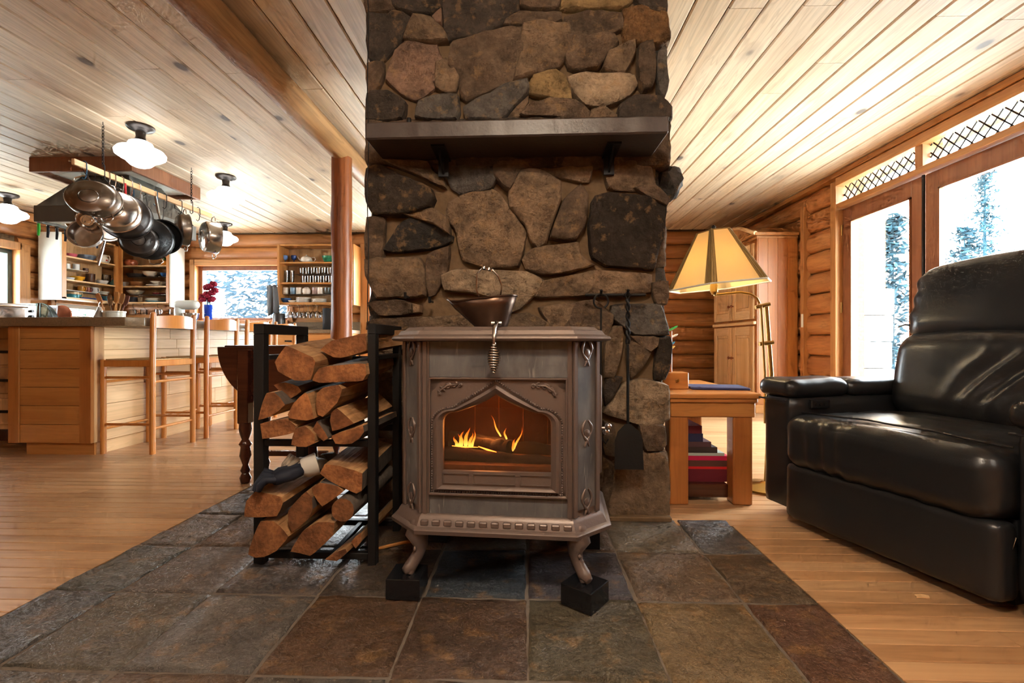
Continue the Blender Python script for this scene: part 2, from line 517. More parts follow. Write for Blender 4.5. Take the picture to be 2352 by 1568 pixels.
SW = (5.92, 6.66, 1.08, 1.30)
w_left = log_wall('wall_left', YF, YB, lambda a, z, d: (XL - .06 + d, a, z),
    lambda w_, p, q, z0, z1: w_.box(XL - .26, XL - .055, p - (.2 if p == YF else 0), q + (.25 if q == YB else 0), z0, z1), [LW, SW], 'logy', .205, .06)
wr = MB()
for (p, q, z0, z1) in [(XL - .2, -3., 0, ZC), (1.2, XR + .2, 0, ZC), (-3., 1.2, 0, ZC)]:
    wr.box(p, q, YF - .2, YF, z0, z1)
w_front = wr.build('wall_front', 'log', smooth=0); tag(w_front, kind='structure')

# ---- wooden floor
fl = MB().box(XL - .2, XR + .2, YF - .1, YB + .2, -.15, -.014).build('floor', 'ceil_gap', smooth=0)
tag(fl, kind='structure')
pw = .0655
def plank(x0, x1, y0, y1, parent):
    g, c = .0011, .0016
    prof = [(y0 + g, -.016), (y0 + g, -c), (y0 + g + c, 0), (y1 - g - c, 0), (y1 - g, -c), (y1 - g, -.016)]
    return MB().prism([(x0 + .0006, y, z) for y, z in prof], (x1 - x0 - .0012, 0, 0)).build('floor_board', 'floor', parent, smooth=0)
def spans(x0, x1):
    out = []; a = x0 - RND.uniform(0, 1.2)
    while a < x1:
        b = a + RND.uniform(.9, 2.3)
        if min(b, x1) - max(a, x0) > .04: out.append((max(a, x0), min(b, x1)))
        a = b
    return out
y = .60
far = MB()
while y < YB:
    y1 = min(y + pw, YB)
    near = y < 2.62
    if y1 <= 2.08: iv = [(XL + .1, HX0), (HX1, XR - .02)]
    elif y1 <= 2.98: iv = [(XL + .1, HX0), (CH_X1 + .02, XR - .02)]
    else: iv = [(XL + .05, XR - .02)]
    for a, b in iv:
        for p, q in spans(a, b):
            vis = (q > -1.35 * y - .3) and p < 1.2 * y + .4
            if near and vis: plank(p, q, y, y1, fl)
            else: far.box(p + .0006, q - .0006, y + .0009, y1 - .0009, -.016, 0)
    y = y1
far.box(XL, XR, YF, .598, -.016, 0)
fo = far.build('floor_boards', 'floor', fl, smooth=0); fo['kind'] = 'stuff'

# ---- slate hearth
hearth = MB().box(HX0, HX1, .2, 2.11, -.03, -.0035).box(HX0, CH_X0, 2.1, 2.98, -.03, -.0035).build('hearth', 'grout', smooth=0)
tag(hearth, 'slate tiled hearth pad under the wood stove', 'hearth', kind='structure')
cols = [HX0, -1.275, -.975, -.645, -.322, .0, .327, .647, HX1]
rows = [.43, .76, 1.092, 1.440, 1.772, 2.095]
def slate(x0, x1, y0, y1, col, seed):
    g = .0045; n = 18
    j = lambda: RND.uniform(-.004, .004)
    c = [(x0 + g + j(), y0 + g + j()), (x1 - g + j(), y0 + g + j()), (x1 - g + j(), y1 - g + j()), (x0 + g + j(), y1 - g + j())]
    vs = []; fs = []
    for a in range(n + 1):
        for b in range(n + 1):
            ed = lambda k: 0. if k == 0 else 1. if k == n else .018 + .964 * (k - 1) / (n - 2)
            s, t = ed(a), ed(b)
            X = (c[0][0] * (1 - s) + c[1][0] * s) * (1 - t) + (c[3][0] * (1 - s) + c[2][0] * s) * t
            Y = (c[0][1] * (1 - s) + c[1][1] * s) * (1 - t) + (c[3][1] * (1 - s) + c[2][1] * s) * t
            edge = a in (0, n) or b in (0, n)
            e = .004 * noise.noise(Vector((X * 11, Y * 11, seed))) + .002 * noise.noise(Vector((X * 30, Y * 30, seed)))
            if edge:
                X += .004 * noise.noise(Vector((X * 20, Y * 20, seed + 5))); Y += .004 * noise.noise(Vector((X * 20, Y * 20, seed + 9)))
            step = .0030 if noise.noise(Vector((X * 4 + seed, Y * 6, 2.))) > .12 else 0.
            vs.append((X, Y, -.003 if edge else .0015 + e + step))
    for a in range(n):
        for b in range(n):
            p = a * (n + 1) + b
            fs.append((p, p + n + 1, p + n + 2, p + 1))
    MB().add(vs, fs).build('slate_tile', 'slate', hearth, smooth=60, color=tuple(c_ * .86 for c_ in col[:3]) + (1,))
pal = [S(112, 104, 98), S(98, 96, 94), S(124, 112, 100), S(104, 92, 84), S(90, 84, 82), S(120, 96, 76)]
special = {(2, 4): S(104, 78, 60), (2, 3): S(112, 82, 58), (2, 5): S(112, 100, 78), (2, 6): S(146, 122, 88), (2, 7): S(126, 88, 66),
           (3, 4): S(72, 78, 84), (3, 5): S(92, 84, 88), (3, 6): S(140, 116, 94), (3, 7): S(122, 100, 76), (2, 2): S(126, 118, 110),
           (2, 1): S(122, 112, 96), (2, 0): S(112, 108, 104), (3, 0): S(108, 106, 98), (3, 1): S(124, 112, 104), (3, 2): S(108, 98, 92),
           (4, 6): S(140, 124, 104), (4, 7): S(112, 108, 106), (3, 3): S(92, 78, 66)}
for r in range(len(rows) - 1):
    for c in range(len(cols) - 1):
        slate(cols[c], cols[c + 1], rows[r], rows[r + 1], special.get((r, c), pal[(r * 5 + c * 3) % 6]), r * 9.1 + c * 3.3)
for r, (y0, y1) in enumerate(((2.095, 2.39), (2.39, 2.68), (2.68, 2.96))):
    for c in range(3):
        x1 = cols[c + 1] if c < 2 else CH_X0
        slate(cols[c], x1, y0, y1, pal[(r + c * 2 + 1) % 6], 77 + r * 4 + c)

# ---- round beam and post
b_ = MB(); n = 40
pts = [(-1.475, lerp(YF, YB, i / n), 2.292) for i in range(n + 1)]
b_.tube(pts, [.089 + .006 * noise.noise(Vector((i * .7, 0, 0))) for i in range(n + 1)], 18)
beam = b_.build('trim_1', 'beam', smooth=60); tag(beam, 'rough round log beam under the ceiling boards', 'beam', kind='structure')
pp = PY(785, 600, 3.72)
post = MB(); n = 24
post.tube([(pp.x + .008 * noise.noise(Vector((i * .3, 2, 0))), 3.72, 2.235 * i / n) for i in range(n + 1)],
          [.079 + .006 * noise.noise(Vector((i * .5, 5, 0))) for i in range(n + 1)], 18)
post = post.build('wooden_post', 'post', smooth=60)
tag(post, 'varnished round log post holding up the beam beside the chimney', 'post')

# ---- glazed double doors in the right wall
def casing(parent, boxes, mat, name='casing', bevel=.003):
    for bx in boxes: MB().box(*bx).build(name, mat, parent, bevel=bevel, smooth=0)
fx0, fx1 = XR - .035, XR + .16
fr = empty('trim_2', (0, 0, 0), kind='structure')
tag(fr, 'fir door casing and transom frame around the glazed doors', 'door frame')
casing(fr, [(fx0, fx1, DOOR1 - .005, DOOR1 + .075, 0, DHEAD + .035), (fx0, fx1, DOOR0 - .075, DOOR0 + .005, 0, DHEAD + .035)], 'trim')
casing(fr, [(fx0, fx1, DOOR0, DOOR1, DHEAD - .015, DHEAD + .06), (fx0 + .01, fx1, DOOR0, DOOR1, 2.035, 2.082)], 'trimx')
casing(fr, [(fx0 + .02, fx1 - .02, DOORM - .035, DOORM + .035, 2.08, DHEAD - .01)], 'trim')
casing(fr, [(fx0 - .015, fx1, YF, YB, ZC - .05, ZC - .005)], 'trimx', 'cornice_strip')
def glazed_door(name, y0, y1, handle_at, label):
    d = empty(name, (0, 0, 0), kind='structure'); tag(d, label, 'door')
    xa, xb = XR + .03, XR + .075
    st = .115
    MB().box(xa, xb, y0, y0 + st, .01, 2.03).build('stile', 'doorw', d, bevel=.004, smooth=0)
    MB().box(xa, xb, y1 - st, y1, .01, 2.03).build('stile', 'doorw', d, bevel=.004, smooth=0)
    MB().box(xa, xb, y0 + st, y1 - st, 1.90, 2.03).build('top_rail', 'doorw', d, bevel=.004, smooth=0)
    MB().box(xa, xb, y0 + st, y1 - st, .01, .26).build('bottom_rail', 'doorw', d, bevel=.004, smooth=0)
    MB().box(xa + .02, xa + .026, y0 + st - .005, y1 - st + .005, .25, 1.905).build('pane', 'glass', d, smooth=0)
    for bx in ((xa - .008, xa + .02, y0 + st, y0 + st + .014, .26, 1.9), (xa - .008, xa + .02, y1 - st - .014, y1 - st, .26, 1.9),
               (xa - .008, xa + .02, y0 + st, y1 - st, 1.886, 1.9), (xa - .008, xa + .02, y0 + st, y1 - st, .26, .274)):
        MB().box(*bx).build('glazing_bead', 'doorw', d, smooth=0)
    if handle_at is not None:
        MB().tube([(xa - .055, handle_at, .905), (xa - .06, handle_at + .04, .91), (xa - .055, handle_at + .09, .9), (xa - .05, handle_at + .13, .89)], [.009, .008, .007, .004], 8).cyl((xa, handle_at, .905), (xa - .06, handle_at, .905), .009).cyl((xa, handle_at, .905), (xa - .008, handle_at, .905), .028, .026, 16).build('handle', 'iron', d)
    return d
d1 = glazed_door('door_1', DOORM + .008, DOOR1 - .006, DOORM + .065, 'glazed wooden door beside the stacked logs with a bent iron handle')
for z in (.35, 1.05, 1.78):
    MB().cyl((XR + .02, DOOR1 - .004, z), (XR + .02, DOOR1 - .004, z + .1), .009, n=8).build('hinge', 'brass', d1)
d2 = glazed_door('door_2', DOOR0 + .006, DOORM - .008, None, 'glazed wooden door behind the black recliner')
MB().box(XR + .015, XR + .03, DOORM - .008, DOORM + .008, .02, 2.03).build('weather_strip', 'black', d2, smooth=0)
# leaded lights above the doors
M['leaded'] = pane('pale leaded glass', (.97, .99, .98, 1), .08)
for name, y0, y1 in (('window_1', DOORM + .035, DOOR1 - .006), ('window_2', DOOR0 + .006, DOORM - .035)):
    t = empty(name, kind='structure'); tag(t, 'leaded transom light above ' + ('the door by the log wall' if name == 'window_1' else 'the door behind the recliner'), 'window')
    z0, z1 = 2.084, DHEAD - .018
    xg = XR + .05
    MB().box(xg, xg + .004, y0, y1, z0, z1).build('pane', 'leaded', t, smooth=0)
    hgt = z1 - z0; step = .088
    k = -3
    yy = y0 - hgt
    while yy < y1:
        for sgn in (1, -1):
            a = Vector((xg - .003, yy if sgn > 0 else yy + hgt, z0)); b = Vector((xg - .003, yy + hgt if sgn > 0 else yy, z1))
            lo_, hi_ = (a, b) if a.y < b.y else (b, a)
            def cut(Y): return lo_.lerp(hi_, (Y - lo_.y) / (hi_.y - lo_.y))
            A = cut(max(y0, lo_.y)); B = cut(min(y1, hi_.y))
            if min(y1, hi_.y) - max(y0, lo_.y) > .01:
                MB().tube([A, B], .005, 5).build('lead_came', 'iron', t)
        yy += step

# ---- kitchen window, small windows and entry
def frame_y(name, x0, x1, z0, z1, label, sash='doorw'):
    t = empty(name, kind='structure'); tag(t, label, 'window')
    ya, yb = YB - .03, YB + .2
    for bx in ((x0 - .06, x0 + .02, ya, yb, z0 - .06, z1 + .07), (x1 - .02, x1 + .06, ya, yb, z0 - .06, z1 + .07)):
        MB().box(*bx).build('casing', 'trim', t, bevel=.004, smooth=0)
    for bx in ((x0, x1, ya, yb, z1 - .02, z1 + .07), (x0, x1, ya - .03, yb, z0 - .05, z0 + .01)):
        MB().box(*bx).build('casing', 'log', t, bevel=.004, smooth=0)
    for bx in ((x0 + .02, x0 + .075, z0 + .01, z1 - .02), (x1 - .075, x1 - .02, z0 + .01, z1 - .02), (x0 + .07, x1 - .07, z1 - .08, z1 - .02), (x0 + .07, x1 - .07, z0 + .01, z0 + .05)):
        MB().box(bx[0], bx[1], YB + .06, YB + .12, bx[2], bx[3]).build('sash', sash, t, bevel=.003, smooth=0)
    MB().box(x0 + .07, x1 - .07, YB + .085, YB + .09, z0 + .04, z1 - .07).build('pane', 'glass', t, smooth=0)
    return t
kw = frame_y('window_3', *KW, 'wide wooden kitchen window above the counter beside the shelves')
def frame_x(name, y0, y1, z0, z1, label, mat='darkframe'):
    t = empty(name, kind='structure'); tag(t, label, 'window')
    for bx in ((y0 - .05, y0 + .02, z0 - .05, z1 + .06), (y1 - .02, y1 + .10, z0 - .05, z1 + .06), (y0, y1, z1 - .02, z1 + .07), (y0, y1, z0 - .05, z0 + .015)):
        MB().box(XL - .2, XL + .04, bx[0], bx[1], bx[2], bx[3]).build('casing', 'trim', t, bevel=.004, smooth=0)
    for bx in ((y0 + .02, y0 + .07, z0 + .015, z1 - .02), (y1 - .07, y1 - .02, z0 + .015, z1 - .02), (y0 + .06, y1 - .06, z1 - .07, z1 - .02), (y0 + .06, y1 - .06, z0 + .015, z0 + .05)):
        MB().box(XL - .14, XL - .06, bx[0], bx[1], bx[2], bx[3]).build('sash', mat, t, bevel=.003, smooth=0)
    MB().box(XL - .105, XL - .10, y0 + .06, y1 - .06, z0 + .04, z1 - .06).build('pane', 'glass', t, smooth=0)
M['darkframe'] = plain('grey green window sash', S(70, 84, 80), .5)
frame_x('window_4', *LW, 'dark framed window in the log wall beside the toaster oven')
frame_x('window_5', *SW, 'low strip window between the corner shelves and the counter', 'white')
t = empty('door_3', kind='structure'); tag(t, 'half seen glazed entry door behind the chimney with a fir frame', 'door')
casing(t, [(EW[0] - .13, EW[0] + .01, YB - .03, YB + .2, 0, EW[3] + .08), (EW[1] - .01, EW[1] + .12, YB - .03, YB + .2, 0, EW[3] + .08), (EW[0], EW[1], YB - .03, YB + .2, EW[3] - .02, EW[3] + .09)], 'trim')
MB().box(EW[0] + .02, EW[0] + .10, YB - .01, YB + .05, .01, 2.09).build('stile', 'pinez', t, bevel=.004, smooth=0)
MB().box(EW[1] - .10, EW[1] - .02, YB - .01, YB + .05, .01, 2.09).build('stile', 'pinez', t, bevel=.004, smooth=0)
MB().box(EW[0] + .1, EW[1] - .1, YB, YB + .04, .01, .3).build('bottom_rail', 'pinez', t, bevel=.004, smooth=0)
MB().box(EW[0] + .1, EW[1] - .1, YB, YB + .04, 1.98, 2.09).build('top_rail', 'pinez', t, bevel=.004, smooth=0)
MB().box(EW[0] + .1, EW[1] - .1, YB + .018, YB + .024, .3, 1.98).build('pane', 'glass', t, smooth=0)
for z in (.3, 1.05, 1.85):
    MB().cyl((EW[0] + .015, YB - .03, z), (EW[0] + .015, YB - .03, z + .1), .009, n=8).build('hinge', 'iron', t)
# ================================================================== stone chimney
chim = empty('stone_chimney', (0, 0, 0), label='broad fieldstone chimney rising through the board ceiling behind the stove', cat='chimney')
MB().box(CH_X0 + .045, CH_X1 - .045, CH_Y0 + .028, CH_Y1, 0, ZC + .12).build('mortar_core', 'mortar', chim, smooth=0)
def subdiv_poly(pts, step):
    out = []
    n = len(pts)
    for i in range(n):
        a, b = Vector(pts[i]), Vector(pts[(i + 1) % n])
        k = max(1, int((b - a).length / step))
        for j in range(k): out.append(a.lerp(b, j / k))
    # soften corners
    m = len(out)
    return [(out[i - 1] + out[i] * 6 + out[(i + 1) % m]) / 8 for i in range(m)]
def stone(poly, proud, seed, to3, parent, col, rough=.024, base=-.04, name='stone', flat=.5):
    """poly: 2d outline in metres (a, z); to3(a, z, d): place, d proud of the wall"""
    ring = subdiv_poly([Vector(p) for p in poly], .026)
    c = sum(ring, Vector((0, 0))) / len(ring)
    grow = 1 + .015 / max(.05, sum((p - c).length for p in ring) / len(ring))
    ring = [c + (p - c) * grow for p in ring]
    m = len(ring)
    wob = [1 + .035 * noise.noise(Vector((p.x * 22, p.y * 22, seed))) for p in ring]
    sl = Vector((math.sin(seed * 12.9), math.cos(seed * 7.1))) * .05
    vs = []; fs = []
    rings = [(1.03, base), (1.0, proud * .55), (.975, proud * .86), (.92, proud * .98), (.72, proud * 1.03), (.48, proud * 1.05), (.24, proud * 1.04)]
    for k, (s, d) in enumerate(rings):
        for i, p in enumerate(ring):
            q = c + (p - c) * s * (wob[i] if s > .8 else lerp(1, wob[i], .5))
            dd = d
            if k >= 2:
                dd += rough * noise.noise(Vector((q.x * 9, q.y * 9, seed))) + rough * .55 * noise.noise(Vector((q.x * 26, q.y * 26, seed + 4)))
                dd += (q - c).dot(sl) * .8
            if k == 1: dd += rough * .5 * noise.noise(Vector((q.x * 30, q.y * 30, seed)))
            vs.append(to3(q.x, q.y, dd))
    vs.append(to3(c.x, c.y, proud * 1.04 + rough * noise.noise(Vector((c.x * 9, c.y * 9, seed)))))
    for k in range(len(rings) - 1):
        for i in range(m):
            j = (i + 1) % m
            fs.append((k * m + i, k * m + j, (k + 1) * m + j, (k + 1) * m + i))
    k = len(rings) - 1
    for i in range(m): fs.append((k * m + i, k * m + (i + 1) % m, len(vs) - 1))
    return MB().add(vs, fs).build(name, 'stone', parent, smooth=34, color=col)
def front(a, z, d): return (a, CH_Y0 + .03 - d, z)
DK, BR, TN, PK, YL, GR, PL, RU = S(88, 76, 66), S(124, 102, 82), S(150, 124, 98), S(168, 134, 112), S(186, 154, 106), S(112, 104, 96), S(180, 156, 128), S(142, 104, 66)
z3 = lambda x, y: (830 + x * .3061, y * .3061)
z4 = lambda x, y: (830 + x * .3061, 360 + y * .3061)
z5 = lambda x, y: (1340 + x * .3571, 640 + y * .3571)
px = lambda x, y: (x, y)
ST = [
 (z3, BR, [(40,-60),(240,-60),(240,60),(150,82),(45,80)]), (z3, DK, [(248,-60),(585,-60),(575,36),(510,84),(430,90),(300,70),(252,38)]),
 (z3, DK, [(45,98),(240,92),(392,145),(288,268),(148,436),(55,400)]), (z3, TN, [(408,150),(515,140),(590,210),(635,300),(560,298),(460,300),(335,285)]),
 (z3, PK, [(528,118),(596,50),(600,180),(565,172)]), (z3, DK, [(622,20),(640,-60),(1180,-60),(1150,76),(1090,122),(1000,205),(880,250),(740,246),(668,288),(638,180)]),
 (z3, BR, [(1200,-60),(1480,-60),(1460,44),(1330,52),(1212,34)]), (z3, YL, [(1500,-60),(2050,-60),(1950,44),(1750,54),(1525,54)]),
 (z3, DK, [(2064,-60),(2268,-60),(2275,104),(2160,76),(2085,28)]), (z3, BR, [(1112,148),(1200,96),(1468,98),(1476,176),(1290,196),(1096,186)]),
 (z3, BR, [(1550,112),(1750,84),(1934,94),(1954,198),(1830,246),(1700,264),(1574,236)]), (z3, RU, [(1976,82),(2100,66),(2270,120),(2300,296),(2150,314),(1996,304)]),
 (z3, PK, [(252,372),(332,314),(430,324),(550,330),(584,470),(536,636),(400,724),(302,676),(194,580),(234,470)]),
 (z3, BR, [(696,304),(880,272),(1060,246),(1205,208),(1190,420),(1140,600),(1030,632),(800,730),(748,696),(748,560),(670,480)]),
 (z3, TN, [(1218,204),(1550,192),(1540,380),(1474,486),(1250,554),(1155,590),(1200,430)]),
 (z3, BR, [(1556,276),(1700,296),(1880,276),(1914,330),(1826,416),(1764,494),(1640,514),(1566,486),(1552,392)]),
 (z3, TN, [(1866,402),(2032,328),(2030,420),(1976,532),(1826,506)]), (z3, BR, [(2086,364),(2176,346),(2194,480),(2184,634),(2114,652),(2086,600)]),
 (z3, GR, [(2222,420),(2288,360),(2300,600),(2278,716),(2234,640)]), (z3, YL, [(1312,564),(1450,526),(1526,564),(1564,732),(1430,728),(1266,696),(1276,622)]),
 (z3, PL, [(1568,584),(1700,546),(2034,556),(2052,630),(1954,734),(1840,782),(1694,782),(1616,700)]), (z3, BR, [(45,482),(156,474),(146,580),(90,672),(45,640)]),
 (z3, TN, [(566,484),(640,446),(714,560),(694,672),(566,644)]), (z3, DK, [(52,706),(200,696),(314,764),(290,884),(52,896)]),
 (z3, GR, [(446,766),(560,728),(704,716),(714,830),(696,886),(426,886)]), (z3, GR, [(790,802),(884,748),(1060,650),(1232,618),(1230,716),(1056,890),(810,890)]),
 (z3, BR, [(1206,878),(1256,814),(1420,752),(1594,766),(1692,834),(1692,882)]), (z3, TN, [(1724,878),(1744,814),(1830,806),(1914,860),(1914,884)]),
 (z3, DK, [(1956,794),(2060,738),(2226,748),(2305,806),(2305,888),(1956,888)]), (z3, TN, [(1090,886),(1242,752),(1240,800),(1184,886)]),
 (z3, BR, [(52,905),(720,900),(720,1240),(540,1200),(52,1220)]), (z3, DK, [(730,900),(1500,895),(1500,1240),(730,1240)]), (z3, BR, [(1510,895),(2296,895),(2296,1230),(1510,1240)]),
 (z4, S(70,58,48), [(50,104),(150,76),(300,156),(494,234),(524,310),(494,376),(330,424),(100,424),(52,330)]), (z4, TN, [(176,40),(496,40),(514,112),(594,142),(602,222),(400,124)]),
 (z4, GR, [(656,132),(650,50),(976,40),(992,160),(954,234),(742,254),(686,218)]), (z4, BR, [(1018,40),(1326,34),(1324,86),(1186,104),(1126,240),(1084,216),(1018,140)]),
 (z4, TN, [(1366,40),(1714,30),(1694,172),(1600,164),(1376,106)]), (z4, TN, [(1836,46),(2150,30),(2194,196),(2040,232),(1866,224)]),
 (z4, TN, [(666,354),(740,316),(956,248),(1044,294),(1104,402),(1222,560),(1194,680),(1164,804),(930,812),(766,764),(718,528),(648,470)]),
 (z4, TN, [(1204,126),(1330,116),(1484,194),(1484,320),(1414,500),(1384,626),(1320,662),(1266,598),(1236,480),(1126,388),(1118,282),(1156,204)]),
 (z4, BR, [(1526,332),(1638,228),(1692,302),(1672,498),(1614,602),(1428,594),(1468,480)]),
 (z4, S(66,54,46), [(1776,298),(1880,278),(2156,308),(2282,374),(2262,556),(2184,822),(1852,802),(1748,746),(1728,500),(1748,362)]),
 (z4, BR, [(2066,236),(2204,208),(2300,304),(2284,344),(2164,284)]), (z4, BR, [(42,474),(164,466),(154,744),(42,744)]),
 (z4, S(58,52,48), [(188,696),(284,526),(372,466),(516,506),(652,592),(652,634),(500,682),(304,702)]), (z4, TN, [(346,444),(530,396),(632,462),(642,574),(534,496),(394,452)]),
 (z4, TN, [(42,776),(418,766),(464,850),(464,1034),(130,1052),(60,900)]), (z4, BR, [(504,744),(652,696),(634,848),(556,1004),(506,1024),(486,850)]),
 (z4, TN, [(1228,762),(1302,696),(1614,648),(1624,742),(1728,802),(1560,852),(1372,872),(1266,834)]),
 (z4, PL, [(628,894),(702,856),(930,856),(1216,866),(1342,922),(1304,1006),(1176,1124),(1056,1172),(1004,1056),(842,1014),(650,1004)]),
 (z4, TN, [(1386,934),(1640,886),(1748,858),(1724,956),(1676,1034),(1328,1044),(1356,982)]), (z4, TN, [(1756,866),(2154,886),(2144,1014),(1980,1034),(1706,1034),(1748,962)]),
 (z4, BR, [(2186,954),(2290,944),(2290,1094),(2216,1094)]), (z4, BR, [(66,1094),(240,1076),(354,1096),(354,1174),(146,1184)]),
 (z4, TN, [(384,1094),(446,1114),(454,1166),(394,1178)]), (z4, BR, [(60,1232),(152,1214),(464,1206),(396,1286),(60,1296)]),
 (z4, TN, [(470,1210),(900,1186),(956,1290),(436,1300)]), (z4, TN, [(1086,1206),(1250,1178),(1394,1252),(1394,1300),(1086,1300)]),
 (z4, TN, [(1348,1134),(1594,1106),(1554,1200),(1496,1284),(1424,1284),(1408,1210)]), (z4, BR, [(1626,1106),(1748,1086),(1872,1192),(1832,1334),(1538,1304)]),
 (z4, GR, [(1898,1116),(2236,1116),(2298,1324),(2054,1324),(1898,1202)]),
 (z5, TN, [(150,384),(184,326),(246,326),(246,450),(200,612),(136,612)]), (z5, TN, [(294,376),(434,444),(376,566),(310,632),(290,500)]),
 (z5, BR, [(306,372),(474,376),(464,428),(420,462)]), (z5, S(78,66,56), [(484,406),(556,394),(556,560),(532,632),(466,624)]),
 (z5, PL, [(140,856),(266,688),(382,658),(532,696),(542,896),(470,932),(352,922),(236,884)]), (z5, BR, [(366,948),(514,956),(524,1060),(502,1092),(406,1092)]),
 (z5, DK, [(156,646),(246,646),(150,812),(134,700)]), (z5, BR, [(134,934),(200,962),(200,1126),(134,1114)]),
 (z5, TN, [(206,1194),(372,1138),(536,1136),(548,1370),(546,1524),(146,1506),(196,1380)]), (z5, BR, [(110,1160),(186,1206),(176,1376),(124,1476)]),
 (z5, BR, [(60,1110),(120,1120),(120,1480),(60,1500)]),
 (px, BR, [(850,752),(925,756),(928,800),(850,806)]), (px, TN, [(850,812),(905,806),(930,850),(870,872),(850,860)]), (px, BR, [(850,876),(930,858),(930,930),(880,940),(850,930)]),
 (px, GR, [(850,940),(900,944),(930,936),(930,1000),(850,1010)]), (px, TN, [(850,1016),(930,1006),(930,1070),(890,1088),(850,1080)]), (px, BR, [(850,1088),(930,1076),(930,1190),(850,1192)]),
 (px, DK, [(936,770),(1060,770),(1060,900),(936,900)]), (px, BR, [(936,908),(1060,908),(1060,1050),(936,1050)]), (px, DK, [(936,1058),(1120,1058),(1120,1188),(936,1188)]),
 (px, BR, [(1066,770),(1220,770),(1220,930),(1066,930)]), (px, DK, [(1066,938),(1240,938),(1240,1050),(1066,1050)]), (px, BR, [(1128,1058),(1300,1058),(1300,1188),(1128,1188)]),
 (px, DK, [(1228,770),(1360,770),(1352,930),(1228,930)]), (px, BR, [(1248,938),(1352,938),(1356,1050),(1248,1050)]), (px, BR, [(1308,1058),(1356,1058),(1360,1188),(1308,1188)]),
]
rr = random.Random(3)
for k, (zf, col, poly) in enumerate(ST):
    pts = []
    for (a, b) in poly:
        w_ = PY(*zf(a, b), CH_Y0 - .005)
        pts.append((w_.x, max(.012, min(w_.z, ZC + .05))))
    v = rr.uniform(1.12, 1.46)
    stone(pts, rr.uniform(.032, .058), k * 1.7, front, chim, tuple(c * v for c in col[:3]) + (1,))
# flanks of the chimney, stones laid in rough courses
for side in (0, 1):
    z = .015; r = 0
    while z < ZC:
        h = rr.uniform(.14, .26); h = min(h, ZC + .02 - z)
        y = CH_Y0 + .05
        while y < CH_Y1 - .02:
            wd = min(rr.uniform(.18, .36), CH_Y1 - y)
            j = lambda: rr.uniform(-.012, .012)
            poly = [(y + .008, z + .008 + abs(j())), (y + wd / 2, z + .006), (y + wd - .008, z + .01), (y + wd - .008, z + h - .01), (y + wd / 2, z + h - .006 + j() * .3), (y + .008, z + h - .008)]
            X = CH_X0 + .05 if side == 0 else CH_X1 - .05
            sg = -1 if side == 0 else 1
            v = rr.uniform(.8, 1.1)
            stone(poly, rr.uniform(.035, .055), 300 + side * 90 + r * 7 + y, (lambda a, b, d, X=X, sg=sg: (X + sg * d, a, b)), chim, tuple(c * v for c in rr.choice([BR, TN, GR, DK])[:3]) + (1,))
            y += wd
        z += h; r += 1
# the stone that juts from the flank below the mantel
jut = MB(); 
vs = []
c = PY(1540, 420, 2.2)
bm_ = bmesh.new(); bmesh.ops.create_icosphere(bm_, subdivisions=3, radius=1.0)
for v in bm_.verts:
    q = v.co
    s_ = 1 + .35 * noise.noise(q * 1.7) + .2 * noise.noise(q * 4)
    tp = 1.0 if q.z > 0 else .75 + .25 * (1 + q.z)
    v.co = Vector((c.x + q.x * .062 * s_ * tp, c.y + .02 + q.y * .09 * s_, c.z + q.z * .075 * s_))
jut.add([v.co.copy() for v in bm_.verts], [[v.index for v in f.verts] for f in bm_.faces])
bm_.free()
jut.build('jutting_stone', 'stone', chim, smooth=30, color=GR)
# ledge at the foot
MB().box(.28, CH_X1 + .01, CH_Y0 - .035, CH_Y0 + .05, .0, .022).build('foot_slab', 'mortar', chim, bevel=.004, smooth=0)

# ---- mantel slab on steel brackets
man = empty('mantel_shelf', (0, 0, 0), label='dark stone mantel slab on iron brackets across the chimney', cat='mantel')
a, b = PY(838, 315, 1.875), PY(1537, 311, 1.855)
zt, zb = PY(1180, 275, 1.875).z, PY(1180, 315, 1.875).z
m = MB()
low = [(a.x, a.y), (b.x, b.y), (b.x - .005, CH_Y0 + .02), (a.x + .005, CH_Y0 + .02)]
nn = 28
vs = []; fs = []
front_pts = [Vector((lerp(a.x, b.x, i / nn), lerp(a.y, b.y, i / nn) + .004 * noise.noise(Vector((i * .9, 0, 0))), 0)) for i in range(nn + 1)]
poly = [(p.x, p.y, zb) for p in front_pts] + [(b.x - .005, CH_Y0 + .02, zb), (a.x + .005, CH_Y0 + .02, zb)]
m.prism(poly, (0, 0, zt - zb))
m.build('slab', 'mantel', man, bevel=.006, smooth=30)
for pxx in (1012, 1405):
    q = PY(pxx, 345, 2.0)
    br = MB().box(q.x - .028, q.x + .028, 1.93, CH_Y0, zb - .008, zb)
    br.box(q.x - .022, q.x + .022, CH_Y0 - .035, CH_Y0 - .022, zb - .085, zb)
    br.prism([(q.x - .004, 1.95, zb - .008), (q.x - .004, CH_Y0 - .03, zb - .008), (q.x - .004, CH_Y0 - .03, zb - .08)], (.008, 0, 0))
    br.build('bracket', 'iron', man, smooth=0)
# small iron candle snuffer standing on the mantel
q = PY(935, 262, 1.98)
cs = MB().cyl((q.x, q.y, zt), (q.x, q.y, zt + .012), .03, .028, 16).cyl((q.x + .008, q.y, zt + .01), (q.x + .008, q.y, zt + .062), .012, .009, 10).cyl((q.x - .016, q.y, zt + .01), (q.x - .016, q.y, zt + .04), .007, .007, 8)
tag(cs.build('match_holder', 'iron'), 'small black iron match holder on the end of the mantel', 'match holder')
# hanging cord at the chimney's edge
pts = [PY(845 + 1.5 * math.sin(i * .9), 0 + i * 37, 2.02) for i in range(21)]
pts = [Vector((p.x, p.y, min(p.z, ZC))) for p in pts]
tag(MB().tube(pts, .0022, 5).build('cable', 'black'), 'thin dark cable hanging down the edge of the chimney', 'cable')
